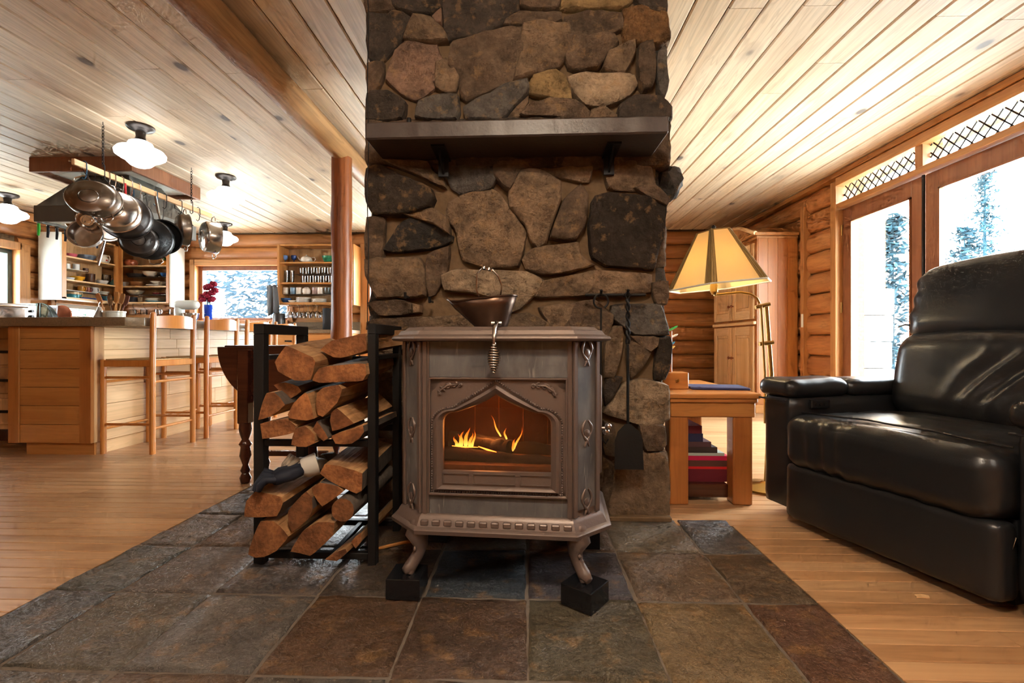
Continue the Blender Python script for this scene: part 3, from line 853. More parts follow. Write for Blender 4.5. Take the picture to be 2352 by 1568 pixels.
# ---- rail with fire tools, and two hooks
rail = empty('tool_rail', PY(1412, 677, 2.03), label='iron rail with pegs holding the fire tools on the stones', cat='rail')
o = rail.location
MB().cyl((-.125, 0, 0), (.13, 0, 0), .006, n=10).build('bar', 'iron', rail)
for x_ in (-.06, .052):
    MB().tube([(x_, .06, 0), (x_, -.012, 0), (x_, -.025, .018)], .006, 8).build('peg', 'iron', rail)
tool_p = Vector((o.x - .06, o.y - .014, o.z))
s_ = 2.03 / F
pk = MB()
ringc = Vector((0, 0, -.028))
pk.tube(arc(ringc, .030, math.pi * .62 - math.pi * 2 * .98 + math.pi, math.pi * .62 + math.pi, 22)[:-1], .0042, 8)
pk2 = empty('fire_poker', tool_p, label='iron poker with a round loop handle hanging behind the stove', cat='poker')
pk.build('loop', 'iron', pk2)
MB().tube([(0, 0, -.058), (.0, 0, -.075), (-.002, 0, -.62)], [.0042, .0042, .0038], 8).tube([(-.002, 0, -.60), (.02, 0, -.63), (.03, 0, -.61)], .0035, 6).build('shaft', 'iron', pk2)
sv = empty('fire_shovel', Vector((o.x + .052, o.y - .016, o.z)), label='black fire shovel with a twisted handle hanging by the poker', cat='shovel')
tw = MB()
for ph in (0, math.pi):
    tw.tube([(.006 * math.cos(ph + i * .75), .006 * math.sin(ph + i * .75), -.02 - i * .0085) for i in range(23)], .0052, 6)
tw.build('twisted_handle', 'iron', sv)
MB().tube([(.0, 0, .012), (-.012, 0, .0), (0, 0, -.022), (.012, 0, 0), (0, 0, .012)], .004, 6).build('loop', 'iron', sv)
MB().tube([(0, 0, -.21), (0, 0, -.56)], .006, 8).build('shaft', 'iron', sv)
bl = []
vs = []; fs = []
out = [(-.012, -.545), (-.045, -.575), (-.058, -.61), (-.060, -.73), (.060, -.73), (.056, -.61), (.045, -.575), (.012, -.545)]
bld = MB().prism([(x_, -.006 - .02 * (abs(x_) / .06) ** 2, z_) for x_, z_ in out], (0, .004, 0))
bld.build('blade', 'iron', sv, smooth=60)
for pxx, pyy in ((935, 682), (990, 692)):
    q = PY(pxx, pyy, 2.05)
    MB().tube([(0, .03, 0), (0, -.012, 0), (0, -.03, -.006), (0, -.034, .018)], .006, 8).build('wall_hook', 'iron', loc=q)
    h = bpy.data.objects[-1] if False else None
for h, lb in zip([o_ for o_ in bpy.data.objects if o_.name.startswith('wall_hook')], ('iron wall hook in the chimney stones nearer its outer edge', 'iron wall hook in the chimney stones beside the coal scuttle')):
    tag(h, lb, 'hook')
# ================================================================== wood stove (local: x across, y into the stove, z up)
stv = empty('wood_stove', P(1140, 784, 1.455) * 1.0, math.radians(-4.0), 'cast iron wood stove with soapstone panels, arched glass door and a fire inside', 'stove')
stv.location.z = 0
SS = 1.455 / F
def sx(p): return (p - 1140) * SS
def sz(p): return H - (p - 784) * SS
FW = sx(1312); FL = sx(966)                     # front face
BD = .42                                        # depth
CF = .085                                       # corner facet
plan = lambda g: [(FL - g * .4, -g), (FW + g * .4, -g), (FW + CF + g, CF - g * .4), (FW + CF + g, BD - .03), (FW + .03, BD + g), (FL - .03, BD + g), (FL - CF - g, BD - .03), (FL - CF - g, CF - g * .4)]
def ringed(name, levels, mat, parent=stv, bevel=0, sm=25):
    """stack of plan outlines: [(grow, z)...] closed solid"""
    m_ = MB(); vs = []; fs = []; n_ = 8
    for g, z in levels:
        vs += [(x_, y_, z) for x_, y_ in plan(g)]
    for k in range(len(levels) - 1):
        for i in range(n_): fs.append((k * n_ + i, k * n_ + (i + 1) % n_, (k + 1) * n_ + (i + 1) % n_, (k + 1) * n_ + i))
    fs.append(tuple(reversed(range(n_)))); fs.append(tuple(range((len(levels) - 1) * n_, len(levels) * n_)))
    return m_.add(vs, fs).build(name, mat, parent, bevel=bevel, smooth=sm)
zb0, zb1 = sz(1226), sz(1184)                    # base moulding
zt0 = sz(784)
ringed('base', [(.020, zb0), (.038, zb0 + .004), (.040, zb0 + .016), (.034, zb0 + .021), (.026, zb0 + .024), (.016, zb1 - .012), (.012, zb1 - .006), (.004, zb1)], 'enamel')
ringed('lid', [(.010, zt0), (.036, zt0 + .003), (.040, zt0 + .009), (.036, zt0 + .015), (.020, zt0 + .022), (.012, zt0 + .034), (.000, zt0 + .036), (-.012, zt0 + .046)], 'enamel')
# body walls: hollow so that the fire burns inside
DZ0, DZ1 = sz(1140), sz(867)
fx0, fx1 = sx(982), sx(1302)
body = MB()
pl = plan(0)
t_ = .02
for i in range(1, 8):
    a, b = Vector((*pl[i], 0)), Vector((*pl[(i + 1) % 8], 0))
    d_ = (b - a).normalized(); nrm = Vector((-d_.y, d_.x, 0))
    body.prism([a + Vector((0, 0, zb1)), b + Vector((0, 0, zb1)), b + Vector((0, 0, zt0)), a + Vector((0, 0, zt0))], nrm * t_)
body.build('firebox', 'enamel', stv, smooth=0)
# front frame round door
for xa_, xb_ in ((FL, fx0), (fx1, FW)): MB().box(xa_, xb_, 0, .03, zb1, zt0).build('front_frame', 'enamel', stv, smooth=0)
for x_, w_ in ((FL + .004, .006), (fx0 - .012, .005), (fx1 + .006, .005), (FW - .010, .006)):
    MB().box(x_, x_ + w_, -.006, .004, zb1, zt0).build('moulding', 'enamel', stv, smooth=0)
MB().box(fx0, fx1, .004, .026, DZ1 + .001, zt0).build('upper_soapstone', 'soap', stv, smooth=0)
MB().box(fx0, fx1, .004, .026, zb1, DZ0 - .001).build('lower_soapstone', 'soap', stv, smooth=0)
# dentils along the base
for i in range(13):
    x_ = lerp(FL + .012, FW - .012, i / 12)
    MB().box(x_ - .0125, x_ + .0125, -.027, -.012, zb0 + .026, zb1 - .013).build('dentil', 'enamel', stv, bevel=.003, smooth=0)
# ---- the arched door
door = empty('arched_door', (0, 0, 0)); door.parent = stv
def arch_pts(g, n=14):
    """opening outline (right half then mirrored), grown by g"""
    hw = sx(1265) + g * 1.0; hwL = -sx(1015) + g
    zs = sz(972)                # springing
    zpk = sz(905) + g * 1.25; zbt = sz(1116) - g * .6
    def half(hw_):
        r = .042 + g * .5
        pts = [(hw_, zbt), (hw_, zs - .004)]
        for i in range(1, 7):
            a_ = math.pi / 2 * i / 7
            pts.append((hw_ - r + r * math.cos(a_), zs + (r * .8) * math.sin(a_)))
        p0 = Vector((hw_ - r - .004, zs + r * .80)); p1 = Vector((hw_ * .62, zs + r * .95)); p2 = Vector((hw_ * .22, zpk - .030)); p3 = Vector((0, zpk))
        for i in range(n + 1):
            t = i / n
            q = p0 * (1 - t) ** 3 + p1 * 3 * t * (1 - t) ** 2 + p2 * 3 * t * t * (1 - t) + p3 * t ** 3
            pts.append((q.x, q.y))
        return pts
    R_ = half(hw); Lh = half(hwL)
    return R_ + [(-x_, z_) for x_, z_ in reversed(Lh[:-1])]
inner = arch_pts(0); mid1 = arch_pts(.006); mid2 = arch_pts(.016); outr = arch_pts(.024); bead = arch_pts(.034)
n_ = len(inner)
# moulded frame
levels = [(inner, .018), (inner, -.002), (mid1, -.010), (mid2, -.016), (outr, -.010), (outr, .01)]
vs = []; fs = []
for pts, y_ in levels: vs += [(x_, y_, z_) for x_, z_ in pts]
for k in range(len(levels) - 1):
    for i in range(n_):
        j = (i + 1) % n_
        fs.append((k * n_ + i, k * n_ + j, (k + 1) * n_ + j, (k + 1) * n_ + i))
MB().add(vs, fs).build('arch_moulding', 'enamel', door, smooth=35)
# door plate: from outer arch to the rectangle
def rect_hit(x_, z_):
    cx_, cz_ = (fx0 + fx1) / 2, lerp(DZ0, DZ1, .45)
    dx, dz = x_ - cx_, z_ - cz_
    tx = ((fx1 - .002 if dx > 0 else fx0 + .002) - cx_) / dx if abs(dx) > 1e-6 else 1e9
    tz = ((DZ1 - .001 if dz > 0 else DZ0) - cz_) / dz if abs(dz) > 1e-6 else 1e9
    t = min(tx, tz); return (cx_ + dx * t, cz_ + dz * t)
vs = [(x_, .002, z_) for x_, z_ in outr] + [(*rect_hit(x_, z_),) for x_, z_ in outr]
vs = vs[:n_] + [(v_[0], .002, v_[1]) for v_ in vs[n_:]]
fs = [(i, (i + 1) % n_, (i + 1) % n_ + n_, i + n_) for i in range(n_)]
vs += [(v_[0], .024, v_[2]) for v_ in vs[:2 * n_]]
fs += [(i + 2 * n_, i + 3 * n_, (i + 1) % n_ + 3 * n_, (i + 1) % n_ + 2 * n_) for i in range(n_)]
# corners of the rectangle
MB().add(vs, fs).build('door_plate', 'enamel', door, smooth=30)
for cx_, sgx in ((fx0, 1), (fx1, -1)):
    for cz_, sgz in ((DZ0, 1), (DZ1, -1)):
        MB().prism([(cx_ + sgx * .002, .002, cz_ + sgz * .001), (cx_ + sgx * .05, .002, cz_ + sgz * .001), (cx_ + sgx * .002, .002, cz_ + sgz * .05)], (0, .02, 0)).build('corner_plate', 'enamel', door, smooth=0)
for (x0, x1, z0, z1) in ((fx0, fx1, DZ1 - .006, DZ1), (fx0, fx0 + .005, DZ0, DZ1), (fx1 - .005, fx1, DZ0, DZ1), (fx0, fx1, DZ0, DZ0 + .008)):
    MB().box(x0, x1, -.008, .004, z0, z1).build('rim', 'enamel', door, bevel=.0015, smooth=0)
MB().box(fx0, fx1, .0018, .023, DZ0, sz(1116) - .013).build('door_plate', 'enamel', door, smooth=0)
for xa_, xb_ in ((fx0, sx(1015) - .023), (sx(1265) + .023, fx1)): MB().box(xa_, xb_, .0018, .023, DZ0, DZ0 + .12).build('door_plate', 'enamel', door, smooth=0)
# beading
cum = [Vector((x_, -.004, z_)) for x_, z_ in bead]
bd = MB()
tot = 0; pos = 0.; stepb = .0075
for i in range(n_):
    a, b = cum[i], cum[(i + 1) % n_]
    ln = (b - a).length
    while pos < ln:
        p_ = a.lerp(b, pos / ln)
        bd.lathe([(.0012, -.0034), (.0034, 0), (.0012, .0034)], 6, Matrix.Translation(p_))
        pos += stepb
    pos -= ln
bo = bd.build('beading', 'enamel', door, smooth=80); bo['kind'] = 'stuff'
# inset tablets under the glass
zt_a, zt_b = sz(1112), sz(1088)
MB().box(sx(1014), sx(1266), -.003, .012, sz(1117), sz(1083)).build('sill_plate', 'enamel', door, smooth=0)
for xa, xb in ((1016, 1076), (1086, 1184), (1194, 1264)):
    for bx in ((sx(xa), sx(xb), zt_b - .002, zt_b), (sx(xa), sx(xb), zt_a, zt_a + .002), (sx(xa), sx(xa) + .002, zt_a, zt_b), (sx(xb) - .002, sx(xb), zt_a, zt_b)):
        MB().box(bx[0], bx[1], -.007, -.002, bx[2], bx[3]).build('tablet_rim', 'enamel', door, smooth=0)
# scroll ornaments in the spandrels
for sg in (-1, 1):
    c_ = MB()
    bx_, bz_ = (sx(1028) if sg < 0 else sx(1252)), sz(888)
    for (ox, oz, r0, ph) in ((.0, .0, .011, 0.), (.020, .004, .009, 1.2), (-.018, -.006, .010, 2.4), (.036, .002, .007, .4), (-.030, -.020, .007, 2.)):
        c_.tube([(bx_ - sg * ox + r0 * (1 - i / 16) * math.cos(ph + sg * i * .55), -.001, bz_ + oz + r0 * (1 - i / 16) * math.sin(ph + i * .55)) for i in range(14)], [.0034 * (1 - i / 22) for i in range(14)], 6)
    c_.tube([(bx_ + sg * .034, -.001, bz_ - .03), (bx_ + sg * .026, -.001, bz_ - .012), (bx_, -.002, bz_ + .004), (bx_ - sg * .03, -.001, bz_ + .006)], [.002, .004, .004, .002], 6)
    so = c_.build('scroll_ornament', 'enamel', door, smooth=80)
g_ = [(x_, .010, z_) for x_, z_ in inner]
MB().prism(g_, (0, .003, 0)).build('door_glass', 'fireglass', door, smooth=0)
# ---- corner facets with soapstone and ornaments
for sgn in (-1, 1):
    a = Vector((FW if sgn > 0 else FL, 0, 0)); b = Vector((FW + CF if sgn > 0 else FL - CF, CF, 0))
    d_ = (b - a); L_ = d_.length; d_.normalize(); nr = Vector((d_.y * sgn, -d_.x * sgn, 0))
    if nr.y > 0: nr = -nr
    def fpt(s, z, o_): return a + d_ * s + nr * o_ + Vector((0, 0, z))
    MB().prism([fpt(.022, zb1 + .02, .003), fpt(L_ - .022, zb1 + .02, .003), fpt(L_ - .022, zt0 - .02, .003), fpt(.022, zt0 - .02, .003)], nr * .002).build('corner_soapstone', 'soap', stv, smooth=0)
    for s0, s1 in ((0.002, .018), (L_ - .018, L_ - .002)):
        MB().prism([fpt(s0, zb1, 0), fpt(s1, zb1, 0), fpt(s1, zt0, 0), fpt(s0, zt0, 0)], nr * .010).build('corner_strip', 'enamel', stv, bevel=.002, smooth=0)
    for zc_ in (zt0 - .035, lerp(zb1, zt0, .47), zb1 + .04):
        o_ = MB()
        for m_ in (-1, 1):
            o_.tube([fpt(L_ / 2 + m_ * (.006 + .016 * math.sin(i * .5)), zc_ + .04 - i * .009, .006) for i in range(10)], [.003 + .003 * math.sin(i * .7) ** 2 for i in range(10)], 6)
        o_.lathe([(.001, -.006), (.012, -.003), (.012, .003), (.001, .006)], 10, Matrix.Translation(fpt(L_ / 2, zc_, .006)) @ Euler((math.pi / 2, 0, math.atan2(d_.y, d_.x))).to_matrix().to_4x4())
        o_.build('corner_ornament', 'enamel', stv, smooth=60)
# ---- side door with knob on the right
xr_ = FW + CF
MB().box(xr_ - .004, xr_ + .016, CF + .05, BD - .08, sz(1108), sz(866)).build('side_door', 'enamel', stv, bevel=.005, seg=2)
kn = MB()
kn.cyl((xr_ + .014, CF + .075, sz(1000)), (xr_ + .034, CF + .075, sz(1000)), .006, n=10)
kn.lathe([(.001, -.012), (.009, -.008), (.012, 0), (.009, .008), (.001, .012)], 12, Matrix.Translation((xr_ + .038, CF + .065, sz(994))))
kn.lathe([(.001, -.012), (.009, -.008), (.012, 0), (.009, .008), (.001, .012)], 12, Matrix.Translation((xr_ + .032, CF + .075, sz(1008))))
kn.build('side_knob', 'chrome', stv, smooth=80)
# ---- cabriole legs
for lx, ly, ox, oy in ((FL - .010, .01, -.035, -.035), (FW + .012, .01, .035, -.035), (FL - .03, BD - .05, -.03, .03), (FW + .03, BD - .05, .03, .03)):
    zf = .066
    path = [(lx, ly + .01, zb0 + .012), (lx + ox * .25, ly + oy * .25, zb0 - .012), (lx - ox * .05, ly, zb0 - .045), (lx + ox * .15, ly + oy * .15, zb0 - .075), (lx + ox * .7, ly + oy * .7, zf + .018), (lx + ox * 1.1, ly + oy * 1.15, zf + .010)]
    lg = MB().tube(path, [.038, .036, .023, .018, .020, .012], 12)
    lg.tube([path[3], (lx + ox * .65, ly + oy * .6, zf + .022), (lx + ox * .8, ly + oy * .8, zf)], [.01, .02, .016], 10)
    lg.build('leg', 'enamel', stv, smooth=70)
    lo_ = MB()
    for i in range(3): lo_.lathe([(.001, -.01), (.010 - i * .002, 0), (.001, .01)], 8, Matrix.Translation((lx + ox * .3, ly + oy * .62 if oy < 0 else ly, zb0 - .012 - i * .02)))
    lo_.build('leg_ornament', 'enamel', stv, smooth=80)
# rear flue collar
MB().cyl((0, BD - .02, .62), (0, CH_Y0 - stv.location.y - .045, .62), .075, n=20).build('flue', 'iron', stv)
# ---- granite blocks under the feet
def world(pt): return Matrix.Translation(stv.location) @ Matrix.Rotation(stv.rotation_euler[2], 4, 'Z') @ Vector(pt)
blocks = []
for (lx, ly, ang, lb) in ((FL - .045, -.010, 2, 'polished black stone block under the stove foot next to the log rack'), (FW + .038, -.015, -34, 'polished black stone block under the stove foot on the open side'),
                          (FL - .06, BD - .02, 0, 'polished black stone block under the hidden rear foot by the log rack'), (FW + .06, BD - .02, 0, 'polished black stone block under the rear foot by the shovel')):
    w_ = world((lx, ly, 0))
    o_ = MB().box(-.052, .052, -.052, .052, .004, .066).build('stone_block', 'blackstone' if 'blackstone' in M else 'black', bevel=.002, smooth=0, loc=(w_.x, w_.y, 0), rz=math.radians(ang) + stv.rotation_euler[2])
    tag(o_, lb, 'stone block', 'blocks under the stove feet')
# ---- fire
M['char'] = plain('charred log', S(44, 28, 20), .95, bump=1., bscale=30, var=.4)
M['ash'] = plain('ash bed', S(120, 72, 40), .95, bump=1., bscale=40, var=.5)
M['firebrick'] = plain('sooty firebrick', S(70, 36, 26), .95, bump=.4, bscale=20, var=.5)
M['ember'] = plain('glowing ember', S(255, 90, 20), .9, emit=(1, .16, .02, 1), estr=2.)
def flame_mat():
    m_, nt, b = new_mat('flame')
    nt.nodes.remove(b); out = nt.nodes['Material Output']
    tc = nt.nodes.new('ShaderNodeTexCoord'); sp = nt.nodes.new('ShaderNodeSeparateXYZ'); L(nt, tc.outputs['Generated'], sp.inputs[0])
    col = ramp(nt, sp.outputs[2], [(0., (1, .55, .10, 1)), (.35, (1, .30, .03, 1)), (1., (.8, .07, .0, 1))])
    e = nt.nodes.new('ShaderNodeEmission'); L(nt, col, e.inputs[0]); e.inputs[1].default_value = .75
    t = nt.nodes.new('ShaderNodeBsdfTransparent')
    f_ = ramp(nt, sp.outputs[2], [(0., .8), (.6, .5), (1., .15)])
    mx = nt.nodes.new('ShaderNodeMixShader'); L(nt, f_, mx.inputs[0]); L(nt, t.outputs[0], mx.inputs[1]); L(nt, e.outputs[0], mx.inputs[2])
    L(nt, mx.outputs[0], out.inputs[0]); return m_
M['flame'] = flame_mat()
MB().box(FL + .01, FW - .01, .035, BD - .03, zb1, sz(1076)).build('firebox_floor', 'ash', stv, smooth=0)
MB().box(FL - .03, FW + .03, BD - .05, BD - .03, zb1, zt0 - .02).build('rear_firebrick', 'firebrick', stv, smooth=0)
for xs in (FL - .028, FW + .018): MB().box(xs, xs + .01, .08, BD - .05, zb1, zt0 - .02).build('side_firebrick', 'firebrick', stv, smooth=0)
for k in range(4):
    x_ = lerp(sx(1040), sx(1250), k / 3)
    MB().box(x_ - .002, x_ + .002, BD - .053, BD - .049, zb1, sz(930)).build('brick_joint', 'ash', stv, smooth=0)
def fire_log(name, p0, p1, r, lb):
    n_ = 14; m_ = MB()
    p0, p1 = Vector(p0), Vector(p1)
    m_.tube([p0.lerp(p1, i / n_) + Vector((0, .008 * noise.noise(Vector((i * .6, r * 90, 0))), .006 * noise.noise(Vector((i * .8, 0, r * 90))))) for i in range(n_ + 1)], [r * (1 + .18 * noise.noise(Vector((i * .9, r * 50, 3)))) for i in range(n_ + 1)], 12)
    o_ = m_.build(name, 'char', stv, smooth=40)
    return o_
def fpx(x_, y_, dy):
    k = (1.455 + dy) / 1.455
    return ((x_ - 1140) * SS * k, dy, H - (y_ - 784) * SS * k)
fire_log('burning_log', fpx(1005, 1046, .10), fpx(1285, 1066, .09), .026, '')
fire_log('burning_log', fpx(1060, 1022, .17), fpx(1160, 1028, .13), .026, '')
fire_log('burning_log', fpx(1010, 1010, .24), fpx(1260, 1040, .22), .03, '')
for (x0, y0, x1, y1, r_) in ((1060, 1062, 1078, 1066, .006), (1082, 1066, 1104, 1064, .008), (1090, 1026, 1132, 1038, .003), (1028, 1026, 1090, 1028, .0025)):
    MB().tube([fpx(x0, y0, .085), fpx((x0 + x1) / 2, (y0 + y1) / 2 + 1, .083), fpx(x1, y1, .085)], [r_ * .4, r_, r_ * .3], 6).build('ember', 'ember', stv)
def flame(x_, y_, h_, w_, dy, lean, seed):
    n_ = 10; m_ = MB()
    pts = []; rs = []
    for i in range(n_ + 1):
        t = i / n_
        q = fpx(x_ + lean * t + 5 * math.sin(seed + t * 5) * t, y_ - h_ * t, dy)
        pts.append(q); rs.append(max(.0006, w_ * (1 - t) ** .8 * (.55 + 1.6 * t * (1 - t)) * (1 + .3 * noise.noise(Vector((t * 4, seed, 0))))))
    m_.tube(pts, rs, 8, caps=False).build('flame', 'flame', stv, smooth=80)
for args in ((1036, 1026, 22, .008, .12, -4, 1), (1046, 1026, 36, .010, .125, 4, 2), (1056, 1026, 44, .010, .13, 6, 3), (1066, 1027, 34, .008, .12, 5, 4), (1072, 1027, 40, .006, .125, 6, 5), (1041, 1026, 28, .008, .14, 2, 6),
             (1160, 1036, 30, .010, .14, 14, 7), (1154, 1036, 16, .008, .13, 4, 8), (1150, 1008, 26, .005, .15, -6, 9), (1136, 1002, 48, .0045, .16, -26, 10), (1166, 1030, 50, .005, .16, 20, 11)):
    flame(*args)
fl_ = bpy.data.lights.new('firelight', 'POINT'); fl_.energy = .55; fl_.color = (1, .36, .08); fl_.shadow_soft_size = .05
fo_ = bpy.data.objects.new('firelight', fl_); COL.objects.link(fo_); fo_.parent = stv; fo_.location = fpx(1110, 990, .16)
# ---- coal scuttle, lid lifter on the lid, kindling stick
LZ = zt0 + .046
sc_ = empty('coal_scuttle', world((sx(1085), .24, LZ)), math.radians(-4), 'dark copper coal scuttle with a coiled grip bail on the stove lid', 'scuttle')
M['oldcopper'] = plain('dull dark copper', S(92, 70, 56), .35, .85, bump=.1, bscale=30, var=.3)
vs = []; fs = []
n_ = 24
def scut(t, k):
    # k: 0 foot ... 3 lip ; spout rises to -x
    a_ = 2 * math.pi * t
    cx_, sy_ = math.cos(a_), math.sin(a_)
    r = (.055, .062, .085, .095)[k]
    zz = (0., .012, .075, .105)[k]
    x_ = r * cx_; y_ = r * .8 * sy_
    if cx_ < 0:
        x_ -= (0, 0, .045, .065)[k] * (-cx_) ** 1.5
        zz += (0, 0, -.004, -.028)[k] * (-cx_) ** 2 + (0, 0, 0, .03)[k] * (-cx_) ** 6
    else: zz += (0, 0, .01, .012)[k] * cx_
    return (x_ + .02, y_, zz)
for k in range(4):
    for i in range(n_): vs.append(scut(i / n_, k))
for k in range(3):
    for i in range(n_): fs.append((k * n_ + i, k * n_ + (i + 1) % n_, (k + 1) * n_ + (i + 1) % n_, (k + 1) * n_ + i))
fs.append(tuple(reversed(range(n_))))
so = MB().add(vs, fs).build('bucket', 'oldcopper', sc_, smooth=60, fix=False)
md = so.modifiers.new('wall', 'SOLIDIFY'); md.thickness = .003
MB().tube([scut(i / n_, 3) for i in range(n_)], .003, 6, closed=True).build('rim', 'oldcopper', sc_)
bail = [(.055, -.0, .115), (.062, -.01, .15), (.05, -.02, .185), (.032, -.024, .205), (-.005, -.024, .215), (-.025, -.02, .195), (-.03, -.01, .14), (-.02, 0, .105)]
MB().tube(bail, .003, 6).build('bail', 'chrome', sc_)
cg = MB(); p0, p1 = Vector(bail[3]), Vector(bail[4])
cg.tube([p0.lerp(p1, i / 60) + Vector((0, .006 * math.cos(i * 1.3), .006 * math.sin(i * 1.3))) for i in range(61)], .0016, 5)
cg.build('coil_grip', 'chrome', sc_)
ll = empty('lid_lifter', world((0, -.055, 0)), math.radians(-4), 'bright coiled wire lid lifter hanging over the front of the stove lid', 'lid lifter')
MB().tube([(.006, .09, LZ + .006), (.002, .045, LZ + .012), (0, .012, zt0 + .038), (0, .0, zt0 + .01), (0, .0, zt0 - .02)], [.006, .006, .006, .005, .004], 8).cyl((-.016, .06, LZ + .010), (.016, .06, LZ + .010), .006, n=8).build('stem', 'chrome', ll)
cg = MB(); K = 180
cg.tube([((.003 + .0150 * math.sin(math.pi * (i / K)) ** 1.2) * math.cos(i * .42), (.003 + .0150 * math.sin(math.pi * (i / K)) ** 1.2) * math.sin(i * .42), zt0 - .005 - .088 * i / K) for i in range(K + 1)], .0030, 5)
cg.build('coil_handle', 'chrome', ll, smooth=80)
a, b = G(857, 1262, .006), G(1018, 1232, .006)
tag(MB().tube([a, a.lerp(b, .4) + Vector((0, .01, .002)), b], [.006, .007, .005], 6).build('kindling_stick', 'pine'), 'thin kindling stick lying on the tiles under the stove', 'stick')
# ================================================================== firewood rack
rk = empty('firewood_rack', (0, 0, 0), label='black square tube steel firewood rack beside the stove', cat='rack')
RX0, RX1, RY0, RY1, RZ = -.957, -.530, 1.625, 1.965, .842
tb = .036
def bar(x0, x1, y0, y1, z0, z1, nm='bar'): MB().box(x0, x1, y0, y1, z0, z1).build(nm, 'iron', rk, bevel=.002, smooth=0)
for X in (RX0, RX1 - tb + .012):
    w_ = tb if X == RX0 else tb - .008
    for Y in (RY0, RY1 - tb): bar(X, X + w_, Y, Y + tb, 0, RZ - tb, 'upright')
    bar(X, X + w_, RY0, RY1, RZ - tb, RZ, 'top_rail')
    bar(X, X + w_, RY0 + tb, RY1 - tb, .715, .732, 'side_rail')
for z in (.436, .045):
    for Y in (RY0 + .004, RY1 - tb): bar(RX0 + tb, RX1 - tb + .012, Y, Y + .024, z - .022, z, 'shelf_rail')
    for k in range(2):
        x_ = lerp(RX0 + tb, RX1 - tb, (k + 1) / 3); bar(x_ - .01, x_ + .01, RY0 + .028, RY1 - tb, z - .02, z - .004, 'shelf_slat')
bar(RX0 + tb, RX1 - tb + .012, RY1 - tb, RY1 - tb + .02, .70, .72, 'rear_rail')
# ---- split logs, each traced on its sawn face
def end_mat(name, light, dark, rings):
    m_, nt, b = new_mat(name)
    v, src = coords(nt, (1, 1, 1))
    n1 = N(nt, 'ShaderNodeTexNoise', Scale=14., Detail=6.); L(nt, v, n1.inputs['Vector'])
    mp = nt.nodes.new('ShaderNodeMapping'); mp.inputs['Scale'].default_value = (90, 1.5, 90); L(nt, src, mp.inputs['Vector'])
    n2 = N(nt, 'ShaderNodeTexNoise', Scale=1., Detail=3.); L(nt, mp.outputs[0], n2.inputs['Vector'])
    c = mix(nt, ramp(nt, n1.outputs[0], [(.35, 0.), (.68, 1.)]), light, dark)
    c = mix(nt, ramp(nt, n2.outputs[0], [(.4, 0.), (.75, .5)]), c, tuple(x * .5 for x in dark[:3]) + (1,))
    oi = nt.nodes.new('ShaderNodeObjectInfo'); hs = nt.nodes.new('ShaderNodeHueSaturation'); mr = N(nt, 'ShaderNodeMapRange'); mr.inputs[3].default_value = .75; mr.inputs[4].default_value = 1.2
    L(nt, oi.outputs['Random'], mr.inputs[0]); L(nt, mr.outputs[0], hs.inputs['Value']); L(nt, c, hs.inputs['Color']); L(nt, hs.outputs[0], b.inputs['Base Color'])
    b.inputs['Roughness'].default_value = .9
    bp = N(nt, 'ShaderNodeBump', Strength=.7, Distance=.006); L(nt, n2.outputs[0], bp.inputs['Height']); L(nt, bp.outputs[0], b.inputs['Normal'])
    return m_
M['split'] = end_mat('split firewood', S(190, 146, 98), S(142, 96, 56), 0)
M['sawn'] = end_mat('sawn log end', S(166, 108, 62), S(106, 62, 32), 0)
M['bark'] = plain('log bark', S(92, 80, 70), .95, bump=1., bscale=50, var=.4)
zL = lambda x, y: (480 + x * .2041, 700 + y * .2041)
zM = lambda x, y: (540 + x * .2232, 980 + y * .2232)
def firelog(zf, poly, yf, length, dx, dz, lb, bark=(), gold=None):
    pts = [PY(*zf(a, b), yf) for a, b in poly]
    if not bark: bark = (int(abs(poly[0][0])) % len(poly),)
    ring = []
    n0 = len(pts); own = []
    for i in range(n0):
        a, b = pts[i], pts[(i + 1) % n0]
        k = max(1, int((b - a).length / .022))
        for j in range(k): ring.append(a.lerp(b, j / k)); own.append(i)
    m_ = len(ring); seed = pts[0].x * 31 + pts[0].z * 17
    ring = [(ring[i - 1] + ring[i] * 10 + ring[(i + 1) % m_]) / 12 for i in range(m_)]
    c = sum(ring, Vector()) / m_
    ring = [c + (p - c) * 1.02 for p in ring]
    secs = 6
    t = empty('split_log', (c.x, yf, c.z)); tag(t, lb, 'firewood', 'logs in the firewood rack')
    vs = []; fs = []
    for s in range(secs + 1):
        f_ = s / secs
        for i, p in enumerate(ring):
            q = (p - c) * (1 - .04 * abs(f_ - .5)) 
            q = q * (1 + .045 * noise.noise(Vector((f_ * 2.5, i * .35, seed))))
            q += Vector((dx * f_, length * f_ + (.006 * noise.noise(Vector((i * .6, seed, 9))) if s in (0, secs) else 0), dz * f_))
            vs.append(tuple(q))
    for s in range(secs):
        for i in range(m_):
            j = (i + 1) % m_
            fs.append((s * m_ + i, s * m_ + j, (s + 1) * m_ + j, (s + 1) * m_ + i))
    fb = [f for f in range(len(fs)) if own[f % m_] in bark]
    fsplit = [fs[f] for f in range(len(fs)) if f not in set(fb)]
    sp_ = MB().add(vs, fsplit).build('split_side', 'split', t, smooth=30, fix=False)
    if fb: MB().add(vs, [fs[f] for f in fb]).build('bark', 'bark', t, smooth=40, fix=False)
    ends = MB()
    e0 = list(range(m_)); e1 = list(range(secs * m_, (secs + 1) * m_))
    cvs = [vs[i] for i in e0] + [tuple(sum((Vector(vs[i]) for i in e0), Vector()) / m_ + Vector((0, -.002, 0)))]
    ends.add(cvs, [(i, (i + 1) % m_, m_) for i in range(m_)])
    ends.build('sawn_end', 'sawn', t, smooth=30, fix=False)
    MB().add([vs[i] for i in e1], [tuple(range(m_))]).build('far_end', 'sawn', t, smooth=0, fix=False)
    return t
YF_ = 1.600
